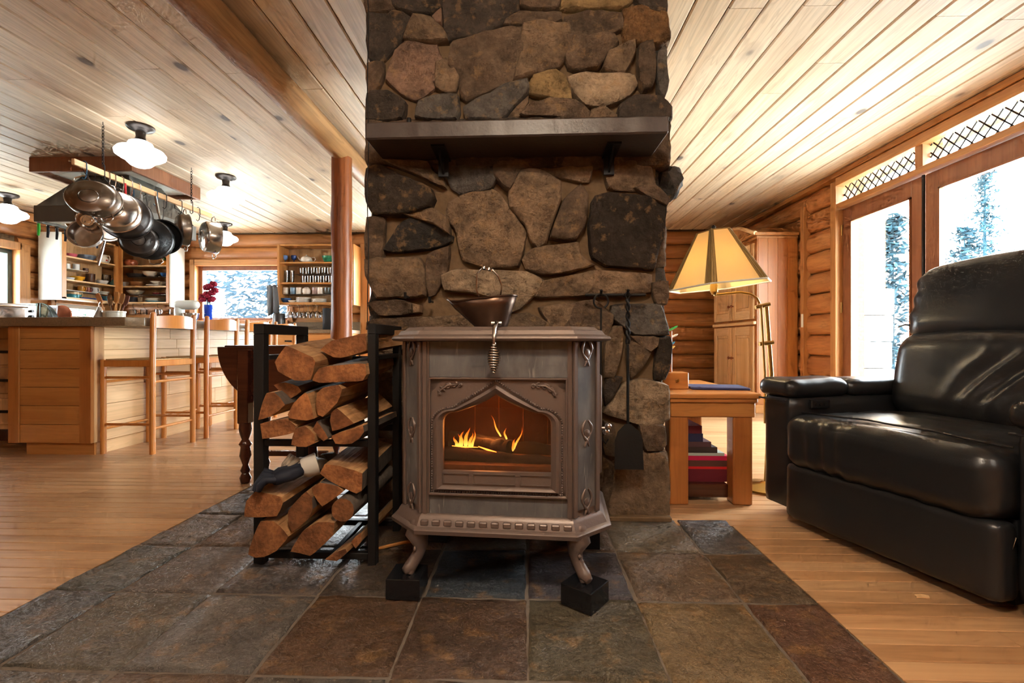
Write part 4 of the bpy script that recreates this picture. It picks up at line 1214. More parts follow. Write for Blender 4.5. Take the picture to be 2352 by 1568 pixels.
U = [
 ([(740,640),(860,455),(1160,590),(1200,640),(1150,850),(960,850),(770,750)], YF_ - .02, .36, .0, .03, 'thick wedge log at the top of the stack with a broad sawn face', ()),
 ([(1240,505),(1380,400),(1560,362),(1775,310),(1778,520),(1480,600),(1400,590)], YF_ + .06, .28, .06, .02, 'long split log lying crosswise on top of the stack', ()),
 ([(1150,855),(1230,712),(1340,690),(1762,652),(1778,790),(1735,858),(1250,876)], YF_ - .005, .34, .0, .02, 'flat split log under the crosswise one in the upper stack', ()),
 ([(716,896),(860,868),(1000,912),(1050,968),(905,1066),(800,970)], YF_ + .03, .32, 0, .02, 'bark topped log tucked behind two wedges in the upper stack', (0, 1)),
 ([(545,1305),(640,985),(735,975),(866,1125),(700,1255)], YF_ - .015, .36, .04, .02, 'dark wedge log at the outer end of the upper stack', (2,)),
 ([(882,1240),(944,1112),(1080,980),(1112,994),(1186,1285),(1100,1305),(900,1276)], YF_ - .02, .36, .0, .02, 'triangular log in the middle of the upper stack', (1, 2)),
 ([(1202,1150),(1214,985),(1284,925),(1460,895),(1508,945),(1440,1108),(1282,1265),(1224,1238)], YF_ - .01, .36, .02, .02, 'smooth rounded log in the middle of the upper stack', ()),
 ([(568,1330),(880,1275),(985,1360),(960,1440),(596,1516)], YF_ - .015, .36, .04, 0, 'flat orange log on the upper shelf at the outer end', ()),
 ([(1362,1300),(1374,1204),(1440,1148),(1640,1338),(1376,1436)], YF_ + .005, .36, .03, .01, 'quarter log leaning on the stove side of the upper stack', (1,)),
 ([(1362,1470),(1636,1384),(1742,1352),(1750,1430),(1700,1500),(1600,1568),(1424,1568)], YF_ - .01, .36, .02, .0, 'half round log on the upper shelf beside the stove', (2, 3, 4)),
 ([(916,1580),(960,1384),(1080,1355),(1190,1455),(1200,1560),(1090,1606)], YF_ - .02, .36, 0, .0, 'short orange log sagging below the upper shelf', ()),
 ([(1152,1432),(1214,1296),(1346,1500),(1292,1538)], YF_ - .005, .34, .01, .0, 'small grey weathered stick end in the upper stack', (0, 1, 2, 3)),
]
for poly, yf, ln, dx, dz, lb, bk in U: firelog(zL, poly, yf, ln, dx, dz, lb, bk)
Ln = [
 ([(88,928),(112,764),(212,655),(476,722),(496,780),(430,926)], YF_ - .04, .36, .03, .02, 'broad red brown log with a white tip in the lower stack', ()),
 ([(124,1318),(252,968),(400,966),(556,1130),(420,1285),(300,1345),(200,1355)], YF_ - .03, .36, .03, .0, 'large orange wedge log at the bottom corner of the rack', ()),
 ([(534,862),(730,656),(796,722),(806,850),(756,956),(582,1094),(544,980)], YF_ - .02, .36, .0, .01, 'upright tan log in the middle of the lower stack', ()),
 ([(776,634),(870,566),(1056,606),(1122,662),(890,832),(806,702)], YF_ - .005, .36, 0, .01, 'pointed log wedged above the round one in the lower stack', (1,)),
 ([(864,480),(924,376),(1080,404),(1312,474),(1304,666),(1250,692),(962,554)], YF_ + .0, .36, .0, .02, 'long tan log at the top of the lower stack', ()),
 ([(1105 + 118 * math.cos(a * math.pi / 7), 858 + 122 * math.sin(a * math.pi / 7)) for a in range(14)], YF_ - .025, .38, .03, .02, 'round unsplit log with a pale sawn end', tuple(range(14))),
 ([(560,1286),(702,1066),(850,978),(1026,986),(1006,1120),(830,1284),(780,1334),(655,1296)], YF_ - .03, .36, .0, .0, 'pinkish log with a dark square mark at the bottom of the rack', (4, 5)),
 ([(914,1366),(1042,1286),(1146,1244),(1156,1290),(1050,1384)], YF_ - .01, .32, .05, .01, 'thin flat log poking out low beside the stove leg', ()),
 ([(1184,1180),(1296,1076),(1306,1180),(1240,1264)], YF_ + .02, .32, .02, .01, 'small pale log end low beside the stove leg', ()),
]
for poly, yf, ln, dx, dz, lb, bk in Ln: firelog(zM, poly, yf, ln, dx, dz, lb, bk)
# ---- work gloves stuffed on the lower stack
def glove(loc, rz, col, col2, lb, tilt=0.):
    g = empty('work_glove', loc, rz, lb, 'glove'); g.rotation_euler[1] = tilt
    MB().rbox(.052, .045, .022, .021, 8, fn=lambda p, n: n * (.006 * noise.noise(p * 45))).build('palm', 'matte', g, color=col, smooth=80)
    for k in range(4):
        y_ = -.033 + k * .022
        ln_ = (.055, .068, .064, .05)[k]
        pts = [(-.04, y_, .0), (-.04 - ln_ * .5, y_ * 1.1, .012 + .004 * k), (-.04 - ln_ * .85, y_ * 1.1, -.002), (-.04 - ln_, y_ * 1.05, -.018)]
        MB().tube(pts, [.0125, .0125, .0115, .008], 8).build('finger', 'matte', g, color=col, smooth=80)
    MB().tube([(.0, .04, 0), (-.03, .062, .006), (-.06, .066, -.004)], [.014, .0125, .008], 8).build('thumb', 'matte', g, color=col2, smooth=80)
    MB().lathe([(.030, 0), (.036, .012), (.040, .05), (.036, .052), (.031, .01)], 16, T((.045, 0, 0), 0, math.pi / 2, 0)).build('cuff', 'matte', g, color=col2, smooth=60)
    return g
q = PY(648, 1094, 1.56)
glove((q.x, 1.60, q.z), math.radians(28), S(30, 34, 46), S(190, 186, 178), 'navy work glove with a pale cuff on the lower logs', math.radians(-14))
q = PY(700, 1072, 1.66)
glove((q.x, 1.71, q.z - .002), math.radians(65), S(150, 134, 116), S(120, 112, 100), 'crumpled tan work glove behind the navy one', math.radians(10))

# ================================================================== drop leaf table behind the rack
tcx = PY(636, 790, 2.62).x
tbl = empty('drop_leaf_table', (tcx, 2.78, 0), label='dark drop leaf table with a hanging half round leaf behind the firewood', cat='table')
MB().box(-.31, .31, -.15, .15, .738, .758).build('table_top', 'maho', tbl, bevel=.006, seg=2)
half = [(-.335 + .67 * i / 24, 0) for i in range(25)]
def leaf(y_, sg):
    R_ = .335
    pts = [(R_ * math.cos(a), y_, .75 - R_ * .98 * math.sin(a)) for a in [math.pi * i / 28 for i in range(29)]]
    MB().prism(pts, (0, sg * .016, 0)).build('hanging_leaf', 'maho', tbl, bevel=.003)
leaf(-.158, -1); leaf(.158, 1)
MB().box(-.25, .25, -.11, -.09, .62, .738).build('apron', 'maho', tbl, smooth=0)
MB().box(-.25, .25, .09, .11, .62, .738).build('apron', 'maho', tbl, smooth=0)
for x_, y_ in ((-.150, -.210), (.225, -.210), (-.225, .12), (.225, .12), (.10, .0)):
    lg = MB().box(x_ - .03, x_ + .03, y_ - .03, y_ + .03, .33, .735)
    lg.build('leg', 'maho', tbl, bevel=.004, smooth=0)
    MB().lathe([(.012, 0), (.024, .004), (.030, .03), (.018, .055), (.026, .07), (.014, .10), (.030, .15), (.024, .20), (.034, .215), (.018, .24), (.028, .27), (.034, .30), (.030, .335)], 14, Matrix.Translation((x_, y_, 0))).build('turned_foot', 'maho', tbl, smooth=50)
MB().box(-.22, .22, -.012, .012, .10, .13).build('stretcher', 'maho', tbl, smooth=0)
# ================================================================== kitchen island
IX0, IX1, IY0, IY1 = -3.56, -2.972, 3.135, 5.36
isl = empty('kitchen_island', (0, 0, 0), label='knotty pine kitchen island with plank sides', cat='kitchen island')
MB().box(IX0 + .02, IX1 - .02, IY0 + .02, IY1 - .02, .085, .884).build('carcass', 'pinez', isl, smooth=0)
MB().box(IX0 + .09, IX1 - .012, IY0 + .04, IY1 - .04, 0, .088).build('toe_kick', 'pine', isl, smooth=0)
zz = [.085, .212, .340, .466, .594, .722, .80, .884]
for a, b in zip(zz[:-1], zz[1:]): MB().box(IX0 + .08, IX1 - .085, IY0 + .006, IY0 + .024, a + .0012, b - .0012).build('end_plank', 'pine', isl, bevel=.0015, smooth=0)
for a, b in ((IX0, IX0 + .08), (IX1 - .085, IX1)): MB().box(a + .0008, b - .0008, IY0, IY0 + .024, .085, .884).build('end_stile', 'pinez', isl, bevel=.002, smooth=0)
MB().box(IX1 - .022, IX1, IY0 + .025, IY0 + .10, .085, .884).build('side_stile', 'palez', isl, bevel=.002, smooth=0)  # lit side of the island: the light is put into paler wood
rk2 = random.Random(11)
for a, b in zip(zz[:-1], zz[1:]):
    y = IY0 + .102
    while y < IY1:
        y2 = min(IY1, y + rk2.uniform(.3, .9))
        if IY1 - y2 < .15: y2 = IY1
        MB().box(IX1 - .020, IX1 - .003, y + .0008, y2 - .0008, a + .0012, b - .0012).build('side_plank', 'pale', isl, bevel=.0015, smooth=0)  # same pine as the end planks, with the side's light put into its colour
        y = y2
MB().box(IX1 - .02, IX1 - .004, IY0 + .05, IY1, 0, .083).build('side_skirting', 'pale', isl, smooth=0)
ct = MB()
ct.prism([(-4.45, 3.095, .884), (-2.70, 3.095, .884), (-2.625, 3.17, .884), (-2.625, 5.42, .884), (-4.45, 5.42, .884)], (0, 0, .060))
ct = ct.build('island_worktop', 'granite', bevel=.004, seg=2, smooth=30); tag(ct, 'thick speckled granite worktop on the kitchen island', 'worktop')
# range side of the island (only its edge shows at the picture's border)
rg = empty('range_cabinet', (0, 0, 0), label='base cabinet with drawers under the worktop at the very edge', cat='cabinet')
MB().box(-4.42, IX0 - .05, 3.55, 5.36, .1, .884).build('body', 'palez', rg, smooth=0)
MB().box(-4.38, IX0 - .08, 3.60, 5.3, 0, .1).build('plinth', 'maho', rg, smooth=0)
for k, z in enumerate((.14, .38, .60)):
    dr = MB().box(-4.40, IX0 - .07, 3.53, 3.55, z, z + .2).build('drawer', 'palez', rg, bevel=.003, smooth=0)
    MB().box(-4.1, -3.9, 3.52, 3.53, z + .09, z + .11).build('handle', 'iron', dr, smooth=0)
# ================================================================== bar stools
def make_stool():
    s = empty('bar_stool', (0, 0, 0))
    D, Wd, hs_ = .350, .395, .652         # depth (x), width (y), seat
    fr = [(-D / 2, -Wd / 2), (-D / 2, Wd / 2)]; bk = [(D / 2, -Wd / 2), (D / 2, Wd / 2)]
    for x_, y_ in fr: MB().tube([(x_, y_, 0), (x_, y_, .655)], .0185, 12).build('leg', 'stool', s)
    for x_, y_ in bk:
        MB().tube([(x_, y_, 0), (x_, y_, .66), (x_ + .006, y_, .955), (x_ + .006, y_, .978), (x_ + .006, y_, .986)], [.0185, .0185, .0185, .017, .008], 12).build('back_post', 'stool', s)
    for y_ in (-Wd / 2, Wd / 2): MB().box(-D / 2, D / 2, y_ - .012, y_ + .012, .605, .650).build('seat_rail', 'stool', s, bevel=.004, smooth=0)
    for x_ in (-D / 2, D / 2): MB().box(x_ - .012, x_ + .012, -Wd / 2, Wd / 2, .605, .650).build('seat_rail', 'stool', s, bevel=.004, smooth=0)
    seat = MB()
    for k in range(26):
        y_ = lerp(-Wd / 2 + .012, Wd / 2 - .012, k / 25)
        seat.tube([(-D / 2 + .01, y_, .650), (0, y_, .644), (D / 2 - .01, y_, .650)], .0085, 6)
    so_ = seat.build('woven_seat', 'rush', s, smooth=60); so_['kind'] = 'stuff'
    n = 14; vs = []; fs = []
    for i in range(n + 1):
        t = i / n; y_ = lerp(-Wd / 2, Wd / 2, t); b = .045 * math.sin(math.pi * t)
        for dx, z in ((-.007, .875), (.007, .875), (.007, .955 + .014 * math.sin(math.pi * t)), (-.007, .955 + .014 * math.sin(math.pi * t))):
            vs.append((D / 2 + .004 + b + dx, y_, z))
    for i in range(n):
        for j in range(4): fs.append((i * 4 + j, i * 4 + (j + 1) % 4, i * 4 + 4 + (j + 1) % 4, i * 4 + 4 + j))
    fs += [(0, 1, 2, 3), tuple(n * 4 + j for j in (3, 2, 1, 0))]
    MB().add(vs, fs).build('back_rail', 'stool', s, smooth=50)
    for z, ys in ((.53, 0), (.50, 1), (.205, 0), (.175, 1)):
        if ys == 0:
            for y_ in (-Wd / 2, Wd / 2): MB().tube([(-D / 2, y_, z), (D / 2, y_, z)], .0095, 8).build('rung', 'stool', s)
        else:
            for x_ in (-D / 2, D / 2): MB().tube([(x_, -Wd / 2, z), (x_, Wd / 2, z)], .0095, 8).build('rung', 'stool', s)
    return s
M['rush'] = plain('woven rush seat', S(196, 160, 110), .8, bump=.6, bscale=120, var=.3)
st0 = make_stool()
lbs = ['ladder back bar stool nearest the corner of the kitchen island', 'second bar stool along the island from its near corner',
       'third bar stool along the island, partly behind the dark table', 'last bar stool at the far end of the island']
for k, (yy, lb) in enumerate(zip((3.40, 3.95, 4.50, 5.00), lbs)):
    o_ = st0 if k == 0 else copy_tree(st0)
    o_.location = (-2.772, yy, 0)
    tag(o_, lb, 'bar stool', 'bar stools along the island')
# ================================================================== ceiling lamps
def lamp(loc, lb, sm='shade'):
    e = empty('ceiling_lamp', loc, 0, lb, 'ceiling lamp', 'schoolhouse ceiling lamps')
    MB().lathe([(.001, 0), (.088, 0), (.090, -.012), (.080, -.024), (.060, -.028), (.052, -.036), (.034, -.042), (.030, -.075), (.034, -.095), (.052, -.112), (.052, -.122), (.001, -.122)], 28, T((0, 0, 0))).build('fitter', 'darksteel', e, smooth=40)
    MB().lathe([(.052, -.112), (.074, -.124), (.082, -.145), (.104, -.162), (.144, -.178), (.160, -.200), (.156, -.222), (.128, -.242), (.100, -.254), (.086, -.270), (.066, -.290), (.040, -.302), (.001, -.304)], 32).build('glass_shade', sm, e, smooth=60)
    return e
q = PY(327, 290, 3.46); lamp((-2.88, 3.44, ZC), 'lit opal schoolhouse lamp above the hanging pots')
lamp((-2.92, 4.50, ZC), 'lit opal schoolhouse lamp beyond the end of the pot bar')
lamp((-4.10, 6.30, ZC), 'lit opal lamp by the far wall, half hidden by a pot')
lamp((-5.36, 4.72, ZC - .08), 'lit opal lamp cut by the picture edge near the log wall')
# lamps of the room behind the camera
for k, (x_, y_) in enumerate(((.0, .2), (1.6, -.6), (-2.2, -.6))):
    lamp((x_, y_, ZC), 'lit opal lamp over the sitting area behind the viewer, %s' % ('over the middle', 'on the door side', 'on the kitchen side')[k], 'shade_bright' if k == 0 else 'shade_warm')
# ================================================================== pot rack
BX, BZ0, BZ1 = -3.095, 1.985, 2.027
pr = empty('pot_rack', (BX, 0, 0), label='wooden bar hung on chains as a pot rack over the island', cat='pot rack')
MB().box(-.012, .012, 3.13, 4.54, BZ0, BZ1).build('bar', 'pale', pr, bevel=.003, smooth=0)
MB().cyl((-.016, 3.13, 2.006), (-.016, 3.118, 2.006), .006, n=8).build('end_knob', 'chrome', pr)
def chain(y0, zt_, zb_, sub):
    z = zt_; k = 0
    MB().tube([(0, y0, ZC), (0, y0, ZC - .02), (.008, y0, ZC - .03), (0, y0, ZC - .04), (-.008, y0, ZC - .03)], .0025, 6).build('ceiling_hook', 'iron', pr)
    c = MB()
    while z > zb_:
        ax = (1, 0, 0) if k % 2 == 0 else (0, 1, 0)
        pts = arc((0, y0, z - .014), 1, 0, 2 * math.pi, 10, Vector(ax) * .0075, (0, 0, .016))[:-1]
        c.tube(pts, .0022, 5, closed=True); z -= .024; k += 1
    co = c.build('chain', 'iron', pr, smooth=70); co['kind'] = 'stuff'
    MB().tube([(0, y0, zb_ + .02), (.012, y0, zb_ - .0), (.014, y0, BZ0 - .02), (0, y0, BZ0 - .03), (-.012, y0, BZ0 - .02), (-.012, y0, BZ0 + .05)], .0035, 6).build('bar_hook', 'iron', pr)
chain(3.36, ZC - .035, 2.06, 0); chain(4.27, ZC - .035, 2.06, 0)
def shook(y_, drop=.07, col=None, dx=0.):
    h = MB().tube([(dx - .014, y_, BZ1 - .012), (dx - .013, y_, BZ1 + .008), (dx, y_, BZ1 + .014), (dx + .016, y_, BZ1), (dx + .018, y_, BZ0 - .01), (dx + .01, y_, BZ0 - drop), (dx - .004, y_, BZ0 - drop - .014), (dx - .018, y_, BZ0 - drop)], .0032, 6)
    return h.build('hook', col or 'chrome', pr)
M['bluehook'] = plain('blue coated wire', S(30, 84, 120), .4)
for y_, m_ in ((3.215, 'bluehook'), (3.40, 'chrome'), (3.45, 'chrome'), (3.52, 'chrome'), (3.60, 'chrome'), (3.68, 'chrome'), (3.85, 'bluehook'), (3.95, 'iron'), (4.13, 'iron'), (4.36, 'iron')): shook(y_, .06, m_)
def pan(px_, py_, Y, R_, dep, face, lb, mat='steel', name='cooking_pot', handle=None, oval=1., inside=False, rim=.006, lid=False):
    """face: direction (vector) the pan's bottom points to; centre of the bottom disc at the pixel, in plane Y"""
    c = PY(px_, py_, Y)
    z_ = Vector(face).normalized(); q_ = z_.to_track_quat('Z', 'Y').to_matrix().to_4x4()
    e = empty(name, c, 0, lb, 'pot' if dep > .06 else 'pan'); e.matrix_world = Matrix.Translation(c) @ q_
    # local: +z = outward through the bottom
    prof = [(.001, 0), (R_ * .52, 0), (R_ * .56, -.004), (R_ * .86, -.010), (R_ * .95, -.03), (R_, -dep), (R_ + rim, -dep - .002), (R_ + rim, -dep - .005), (R_ - .004, -dep - .004), (R_ * .94, -.034), (R_ * .84, -.016), (.001, -.008)]
    o_ = MB().lathe(prof, 36, Matrix.Diagonal((1, oval, 1, 1))).build('bowl', mat, e, smooth=50)
    MB().lathe([(R_ * .33, -.004), (R_ * .36, .005), (R_ * .40, -.004)], 28, Matrix.Diagonal((1, oval, 1, 1))).build('base_ring', mat, e, smooth=60)
    inv = e.matrix_world.inverted()
    tz = R_ * max(.4, 1 - abs(z_.z)) * (oval if oval < 1 else 1.) * .96
    MB().tube([inv @ (c - z_ * dep + Vector((0, 0, tz))), inv @ Vector((lerp(c.x, BX, .6), c.y, lerp(c.z + tz, BZ0, .6))), inv @ Vector((BX, c.y, BZ0 - .002))], .0022, 5).build('hanger', 'iron', e)
    if handle:
        kind, ang, ln_ = handle
        ca, sa = math.cos(ang), math.sin(ang)
        if kind == 'long':
            MB().tube([(R_ * ca * .98, R_ * sa * .98, -dep * .8), ((R_ + .03) * ca, (R_ + .03) * sa, -dep * .9), ((R_ + ln_ * .4) * ca, (R_ + ln_ * .4) * sa, -dep * 1.05), ((R_ + ln_) * ca, (R_ + ln_) * sa, -dep * 1.1)], [.006, .007, .011, .009], 8).build('handle', 'chrome', e)
        for s_ in ((1, -1) if kind == 'loops' else (1,) if kind == 'loop' else ()):
            px2, py2 = R_ * ca * s_, R_ * sa * s_ * oval
            tx, ty = -sa, ca
            MB().tube([(px2 + tx * w_ + ca * s_ * d_, py2 + ty * w_ + sa * s_ * d_, -dep * .82) for w_, d_ in ((-.045, 0), (-.045, .03), (-.025, .045), (.025, .045), (.045, .03), (.045, 0))], .0048, 6).build('handle', 'chrome', e)
    return e
up = math.pi / 2
pan(203, 449, 3.20, .160, .085, (.38, -1, .10), 'large oval steel roasting pan with a round base ring, hung first', 'steel', 'roasting_pan', ('loops', 2.0, 0), .80)
pan(262, 478, 3.36, .150, .085, (.62, -1, .10), 'steel pot hung second behind the oval pan', 'chrome', 'stock_pot', ('loop', 1.9, 0))
pan(286, 492, 3.48, .168, .10, (.75, -1, .0), 'big dark steel bowl hung third on the pot bar', 'darksteel', 'mixing_bowl', ('loop', 1.9, 0))
pan(318, 550, 3.62, .125, .045, (.75, -1, .0), 'black iron frying pan hung low behind the dark bowl', 'darksteel', 'frying_pan', ('long', 1.9, .17))
pan(345, 545, 3.74, .165, .07, (.9, -1, 0.), 'large black wok hung in the middle of the pot bar', 'blackpan', 'wok', ('loops', 1.8, 0))
pan(376, 545, 3.94, .140, .05, (-.5, .9, .15), 'black skillet hung by its long steel handle showing its inside', 'blackpan', 'skillet', ('long', 1.45, .19))
pan(404, 526, 4.06, .138, .085, (-.85, -1, -.04), 'steel saucepan with a grey green base disc', 'steel', 'saucepan', ('loops', up, 0))
pan(464, 542, 4.36, .150, .12, (-.75, -1, -.02), 'pale steel casserole with a stained base, last on the bar', 'chrome', 'casserole', ('loops', up, 0))
pan(200, 506, 3.24, .072, .06, (.5, -.8, -.3), 'small steel saucepan hung under the oval pan', 'chrome', 'small_saucepan', ('long', 2.1, .10))
pan(252, 525, 3.76, .10, .05, (-.5, .9, .1), 'shallow steel pan with a long bright handle pointing down', 'chrome', 'saute_pan', ('long', -1.35, .21))
pan(206, 545, 3.30, .098, .075, (-.35, .85, -.2), 'shiny colander bowl hung low with a pointed strap', 'chrome', 'colander', None)
q = PY(172, 515, 3.30)
e = empty('ladle', q, 0, 'small copper toned ladle hung left of the colander', 'ladle')
MB().tube([(0, 0, 0), (.004, 0, .06), (-.006, 0, .16)], .0028, 6).build('handle', 'iron', e)
MB().lathe([(.001, -.028), (.024, -.022), (.038, -.004), (.037, -.002), (.022, -.019), (.001, -.025)], 20, T((-.02, 0, 0))).build('bowl', 'brass', e, smooth=60)
for k, (px_, py_, col, lb) in enumerate(((288, 430, S(190, 40, 44), 'red handled spatula hung on the pot bar'), (307, 445, S(40, 60, 74), 'dark blue handled spoon hung on the pot bar'), (325, 455, S(150, 146, 140), 'grey metal spoon hung on the pot bar by the blue hook'))):
    q = PY(px_, py_, 3.52 + k * .08)
    e = empty('kitchen_utensil', q, 0, lb, 'utensil')
    MB().tube([(0, 0, .03), (.002, 0, -.06), (.004, 0, -.10)], [.006, .008, .005], 8).build('handle', 'matte', e, color=col)
    MB().rbox(.022, .004, .045, .0038, 6, T((.006, 0, -.15))).build('blade', 'steel', e)
# ================================================================== range hood
hd = empty('range_hood', (0, 0, 0), label='grey steel range hood under a wooden ceiling box behind the hanging pots', cat='range hood')
HX_0, HX_1, HY_0, HY_1 = -4.31, -3.44, 4.00, 4.82
for bx in ((HX_0 - .02, HX_1 + .03, HY_0 - .02, HY_0 + .01), (HX_0 - .02, HX_1 + .03, HY_1 - .01, HY_1 + .02), (HX_0 - .02, HX_0 + .01, HY_0, HY_1), (HX_1, HX_1 + .03, HY_0, HY_1)):
    MB().box(*bx, 2.255, ZC).build('ceiling_box', 'doorw', hd, bevel=.003, smooth=0)
MB().box(HX_0, HX_1, HY_0, HY_1, 2.30, 2.315).build('box_panel', 'white', hd, smooth=0)
def quadsolid(b, t, z0, z1):
    vs = [(b[0], b[2], z0), (b[1], b[2], z0), (b[1], b[3], z0), (b[0], b[3], z0), (t[0], t[2], z1), (t[1], t[2], z1), (t[1], t[3], z1), (t[0], t[3], z1)]
    return vs, [(0, 1, 5, 4), (1, 2, 6, 5), (2, 3, 7, 6), (3, 0, 4, 7), (4, 5, 6, 7)]
M['hoodgrey'] = plain('grey painted steel', S(110, 108, 102), .45, .3)
MB().add(*quadsolid((HX_0 + .01, HX_1 - .01, HY_0 + .01, HY_1 - .01), (HX_0 + .24, HX_1 - .20, HY_0 + .22, HY_1 - .22), 1.965, 2.30)).build('canopy', 'hoodgrey', hd, smooth=0)
for bx in ((HX_0, HX_1, HY_0, HY_0 + .02), (HX_0, HX_1, HY_1 - .02, HY_1), (HX_0, HX_0 + .02, HY_0 + .02, HY_1 - .02), (HX_1 - .02, HX_1, HY_0 + .02, HY_1 - .02)):
    MB().box(*bx, 1.825, 1.968).build('lip', 'hoodgrey', hd, bevel=.003, smooth=0)
MB().box(HX_0 + .02, HX_1 - .02, HY_0 + .02, HY_1 - .02, 1.85, 1.86).build('underside', 'white', hd, smooth=0)
ks = [(S(60, 190, 60), 'knife with a bright green handle'), (S(40, 42, 52), 'first black handled knife beside the green one'), (S(34, 36, 44), 'broad black handled knife hung third'), (S(30, 32, 40), 'slim black handled knife hung fourth'),
      (S(176, 176, 182), 'steel handled knife'), (S(28, 30, 36), 'black handled knife just past the steel one'), (S(36, 38, 46), 'black handled knife by the ladle'), (S(32, 40, 56), 'dark blue handled knife hung last')]
for k, (col, lb) in enumerate(ks):
    Y = lerp(HY_0 + .05, HY_1 - .2, k / 7)
    e = empty('kitchen_knife', (HX_0 - .006, Y, 1.83), 0, lb + ' on the hood edge', 'knife', 'knives on the hood')
    MB().box(-.0015, .0015, -.016, .016, -.012, .11).build('blade', 'steel', e, smooth=0)
    MB().tube([(0, 0, -.008), (0, .002, -.06), (0, -.003, -.115)], [.010, .011, .009], 8).build('handle', 'matte', e, color=col)
# ================================================================== open corner cupboards
def boxes(par, nm, mat, lst, bevel=.002):
    for b in lst: MB().box(*b).build(nm, mat, par, bevel=bevel, smooth=0)
Z0, Z1 = 1.318, 2.14
c1 = empty('corner_shelves', (0, 0, 0), label='open pine wall cupboard on the log wall with a white end panel', cat='cupboard')
boxes(c1, 'end_panel', 'white', [(-6.07, -5.79, 5.69, 5.715, Z0 - .02, Z1)])
boxes(c1, 'back_panel', 'palez', [(-6.07, -6.055, 5.715, 6.56, Z0, Z1)])
boxes(c1, 'face_stile', 'pinez', [(-5.815, -5.79, 5.716, 5.775, Z0, Z1), (-5.815, -5.79, 6.48, 6.545, Z0, Z1)])
boxes(c1, 'shelf', 'pale', [(-6.06, -5.792, 5.716, 6.545, z, z + .02) for z in (1.842, 1.548)])
boxes(c1, 'bottom', 'pale', [(-6.06, -5.79, 5.716, 6.545, Z0, Z0 + .022)])
boxes(c1, 'top', 'pale', [(-6.06, -5.79, 5.716, 6.545, Z1 - .02, Z1)])
boxes(c1, 'riser', 'white', [(-6.04, -5.84, 5.78, 6.12, 1.706, 1.712), (-6.04, -5.84, 5.78, 6.42, 1.432, 1.438)])
c2 = empty('wall_shelves', (0, 0, 0), label='open pine wall cupboard by the kitchen window with a white side', cat='cupboard')
boxes(c2, 'side_panel', 'white', [(-5.06, -5.035, 6.54, 6.81, Z0 - .05, Z1)])
boxes(c2, 'back_panel', 'palez', [(-5.80, -5.05, 6.795, 6.81, Z0, Z1)])
boxes(c2, 'face_stile', 'pinez', [(-5.79, -5.745, 6.53, 6.555, Z0, Z1), (-5.10, -5.06, 6.53, 6.555, Z0, Z1)])
boxes(c2, 'shelf', 'pale', [(-5.785, -5.06, 6.555, 6.80, z, z + .02) for z in (1.842, 1.548)])
boxes(c2, 'bottom', 'pale', [(-5.785, -5.06, 6.54, 6.80, Z0, Z0 + .022)])
boxes(c2, 'top', 'pale', [(-5.785, -5.06, 6.54, 6.80, Z1 - .02, Z1)])
boxes(c2, 'riser', 'steel', [(-5.72, -5.11, 6.60, 6.78, 1.700, 1.705), (-5.72, -5.11, 6.60, 6.78, 1.448, 1.453)])
SX0, SX1 = -3.505, -2.42
c3 = empty('dish_shelves', (0, 0, 0), label='open wall shelves of glasses and mugs between the window and the post', cat='cupboard')
boxes(c3, 'side_panel', 'pinez', [(SX0, SX0 + .03, 6.53, 6.81, 1.29, Z1), (SX1 - .03, SX1, 6.53, 6.81, 1.29, Z1)])
boxes(c3, 'back_panel', 'palez', [(SX0 + .03, SX1 - .03, 6.795, 6.81, 1.29, Z1)])
boxes(c3, 'shelf', 'pine', [(SX0 + .03, SX1 - .03, 6.54, 6.796, z - .02, z) for z in (1.893, 1.607, 1.328, Z1)])
boxes(c3, 'riser', 'steel', [(SX0 + .22, SX1 - .1, 6.58, 6.78, 1.724, 1.729), (SX0 + .08, SX1 - .1, 6.58, 6.78, 1.444, 1.449)])
boxes(c3, 'glass_rail', 'pine', [(SX0 + .03, SX1 - .05, y_, y_ + .03, 1.295, 1.308) for y_ in (6.56, 6.64, 6.72)])
# ---- crockery
ORD = ('first', 'second', 'third', 'fourth', 'fifth', 'sixth', 'seventh', 'eighth', 'ninth', 'tenth', 'eleventh')
def turned(name, prof, loc, lb, cat, col=None, mat='cer', grp=None, handle=None, n=22, extra=None):
    o_ = MB().lathe(prof, n).build(name, mat, color=col, smooth=50, loc=loc)
    tag(o_, lb, cat, grp)
    if handle:
        x_, z0, z1, r_ = handle
        h = MB().tube([(x_ * .95, 0, z1), (x_ + r_ * .8, 0, z1 + .002), (x_ + r_, 0, (z0 + z1) / 2), (x_ + r_ * .7, 0, z0), (x_ * .9, 0, z0)], .005, 6).build('handle', mat, o_, color=col)
    return o_
def bowl(r, h): return [(.001, 0), (r * .45, 0), (r * .5, .006), (r * .85, h * .5), (r, h), (r - .005, h), (r * .8, h * .5), (r * .4, .012), (.001, .010)]
def mug(r, h): return [(.001, 0), (r * .9, 0), (r, .006), (r, h), (r - .004, h), (r - .005, .01), (.001, .008)]
def plate(r, h=.016): return [(.001, 0), (r * .6, 0), (r * .65, .003), (r, h), (r, h + .004), (r * .6, .007), (.001, .006)]
def S1(px_, z): q = PX(px_, 600, -5.94); return (-5.94, q.y, z)
def S2(px_, z, Y=6.68): q = PY(px_, 600, Y); return (q.x, Y, z)
t1, t2, t3 = 1.8625, 1.5685, 1.3405
turned('bowl', bowl(.075, .055), S1(161, t1), 'pink rounded bowl on the upper corner shelf', 'bowl', S(196, 92, 108))
turned('bowl', bowl(.10, .075), S1(199, t1), 'blue grey bowl on the upper corner shelf behind the colander', 'bowl', S(128, 144, 164))
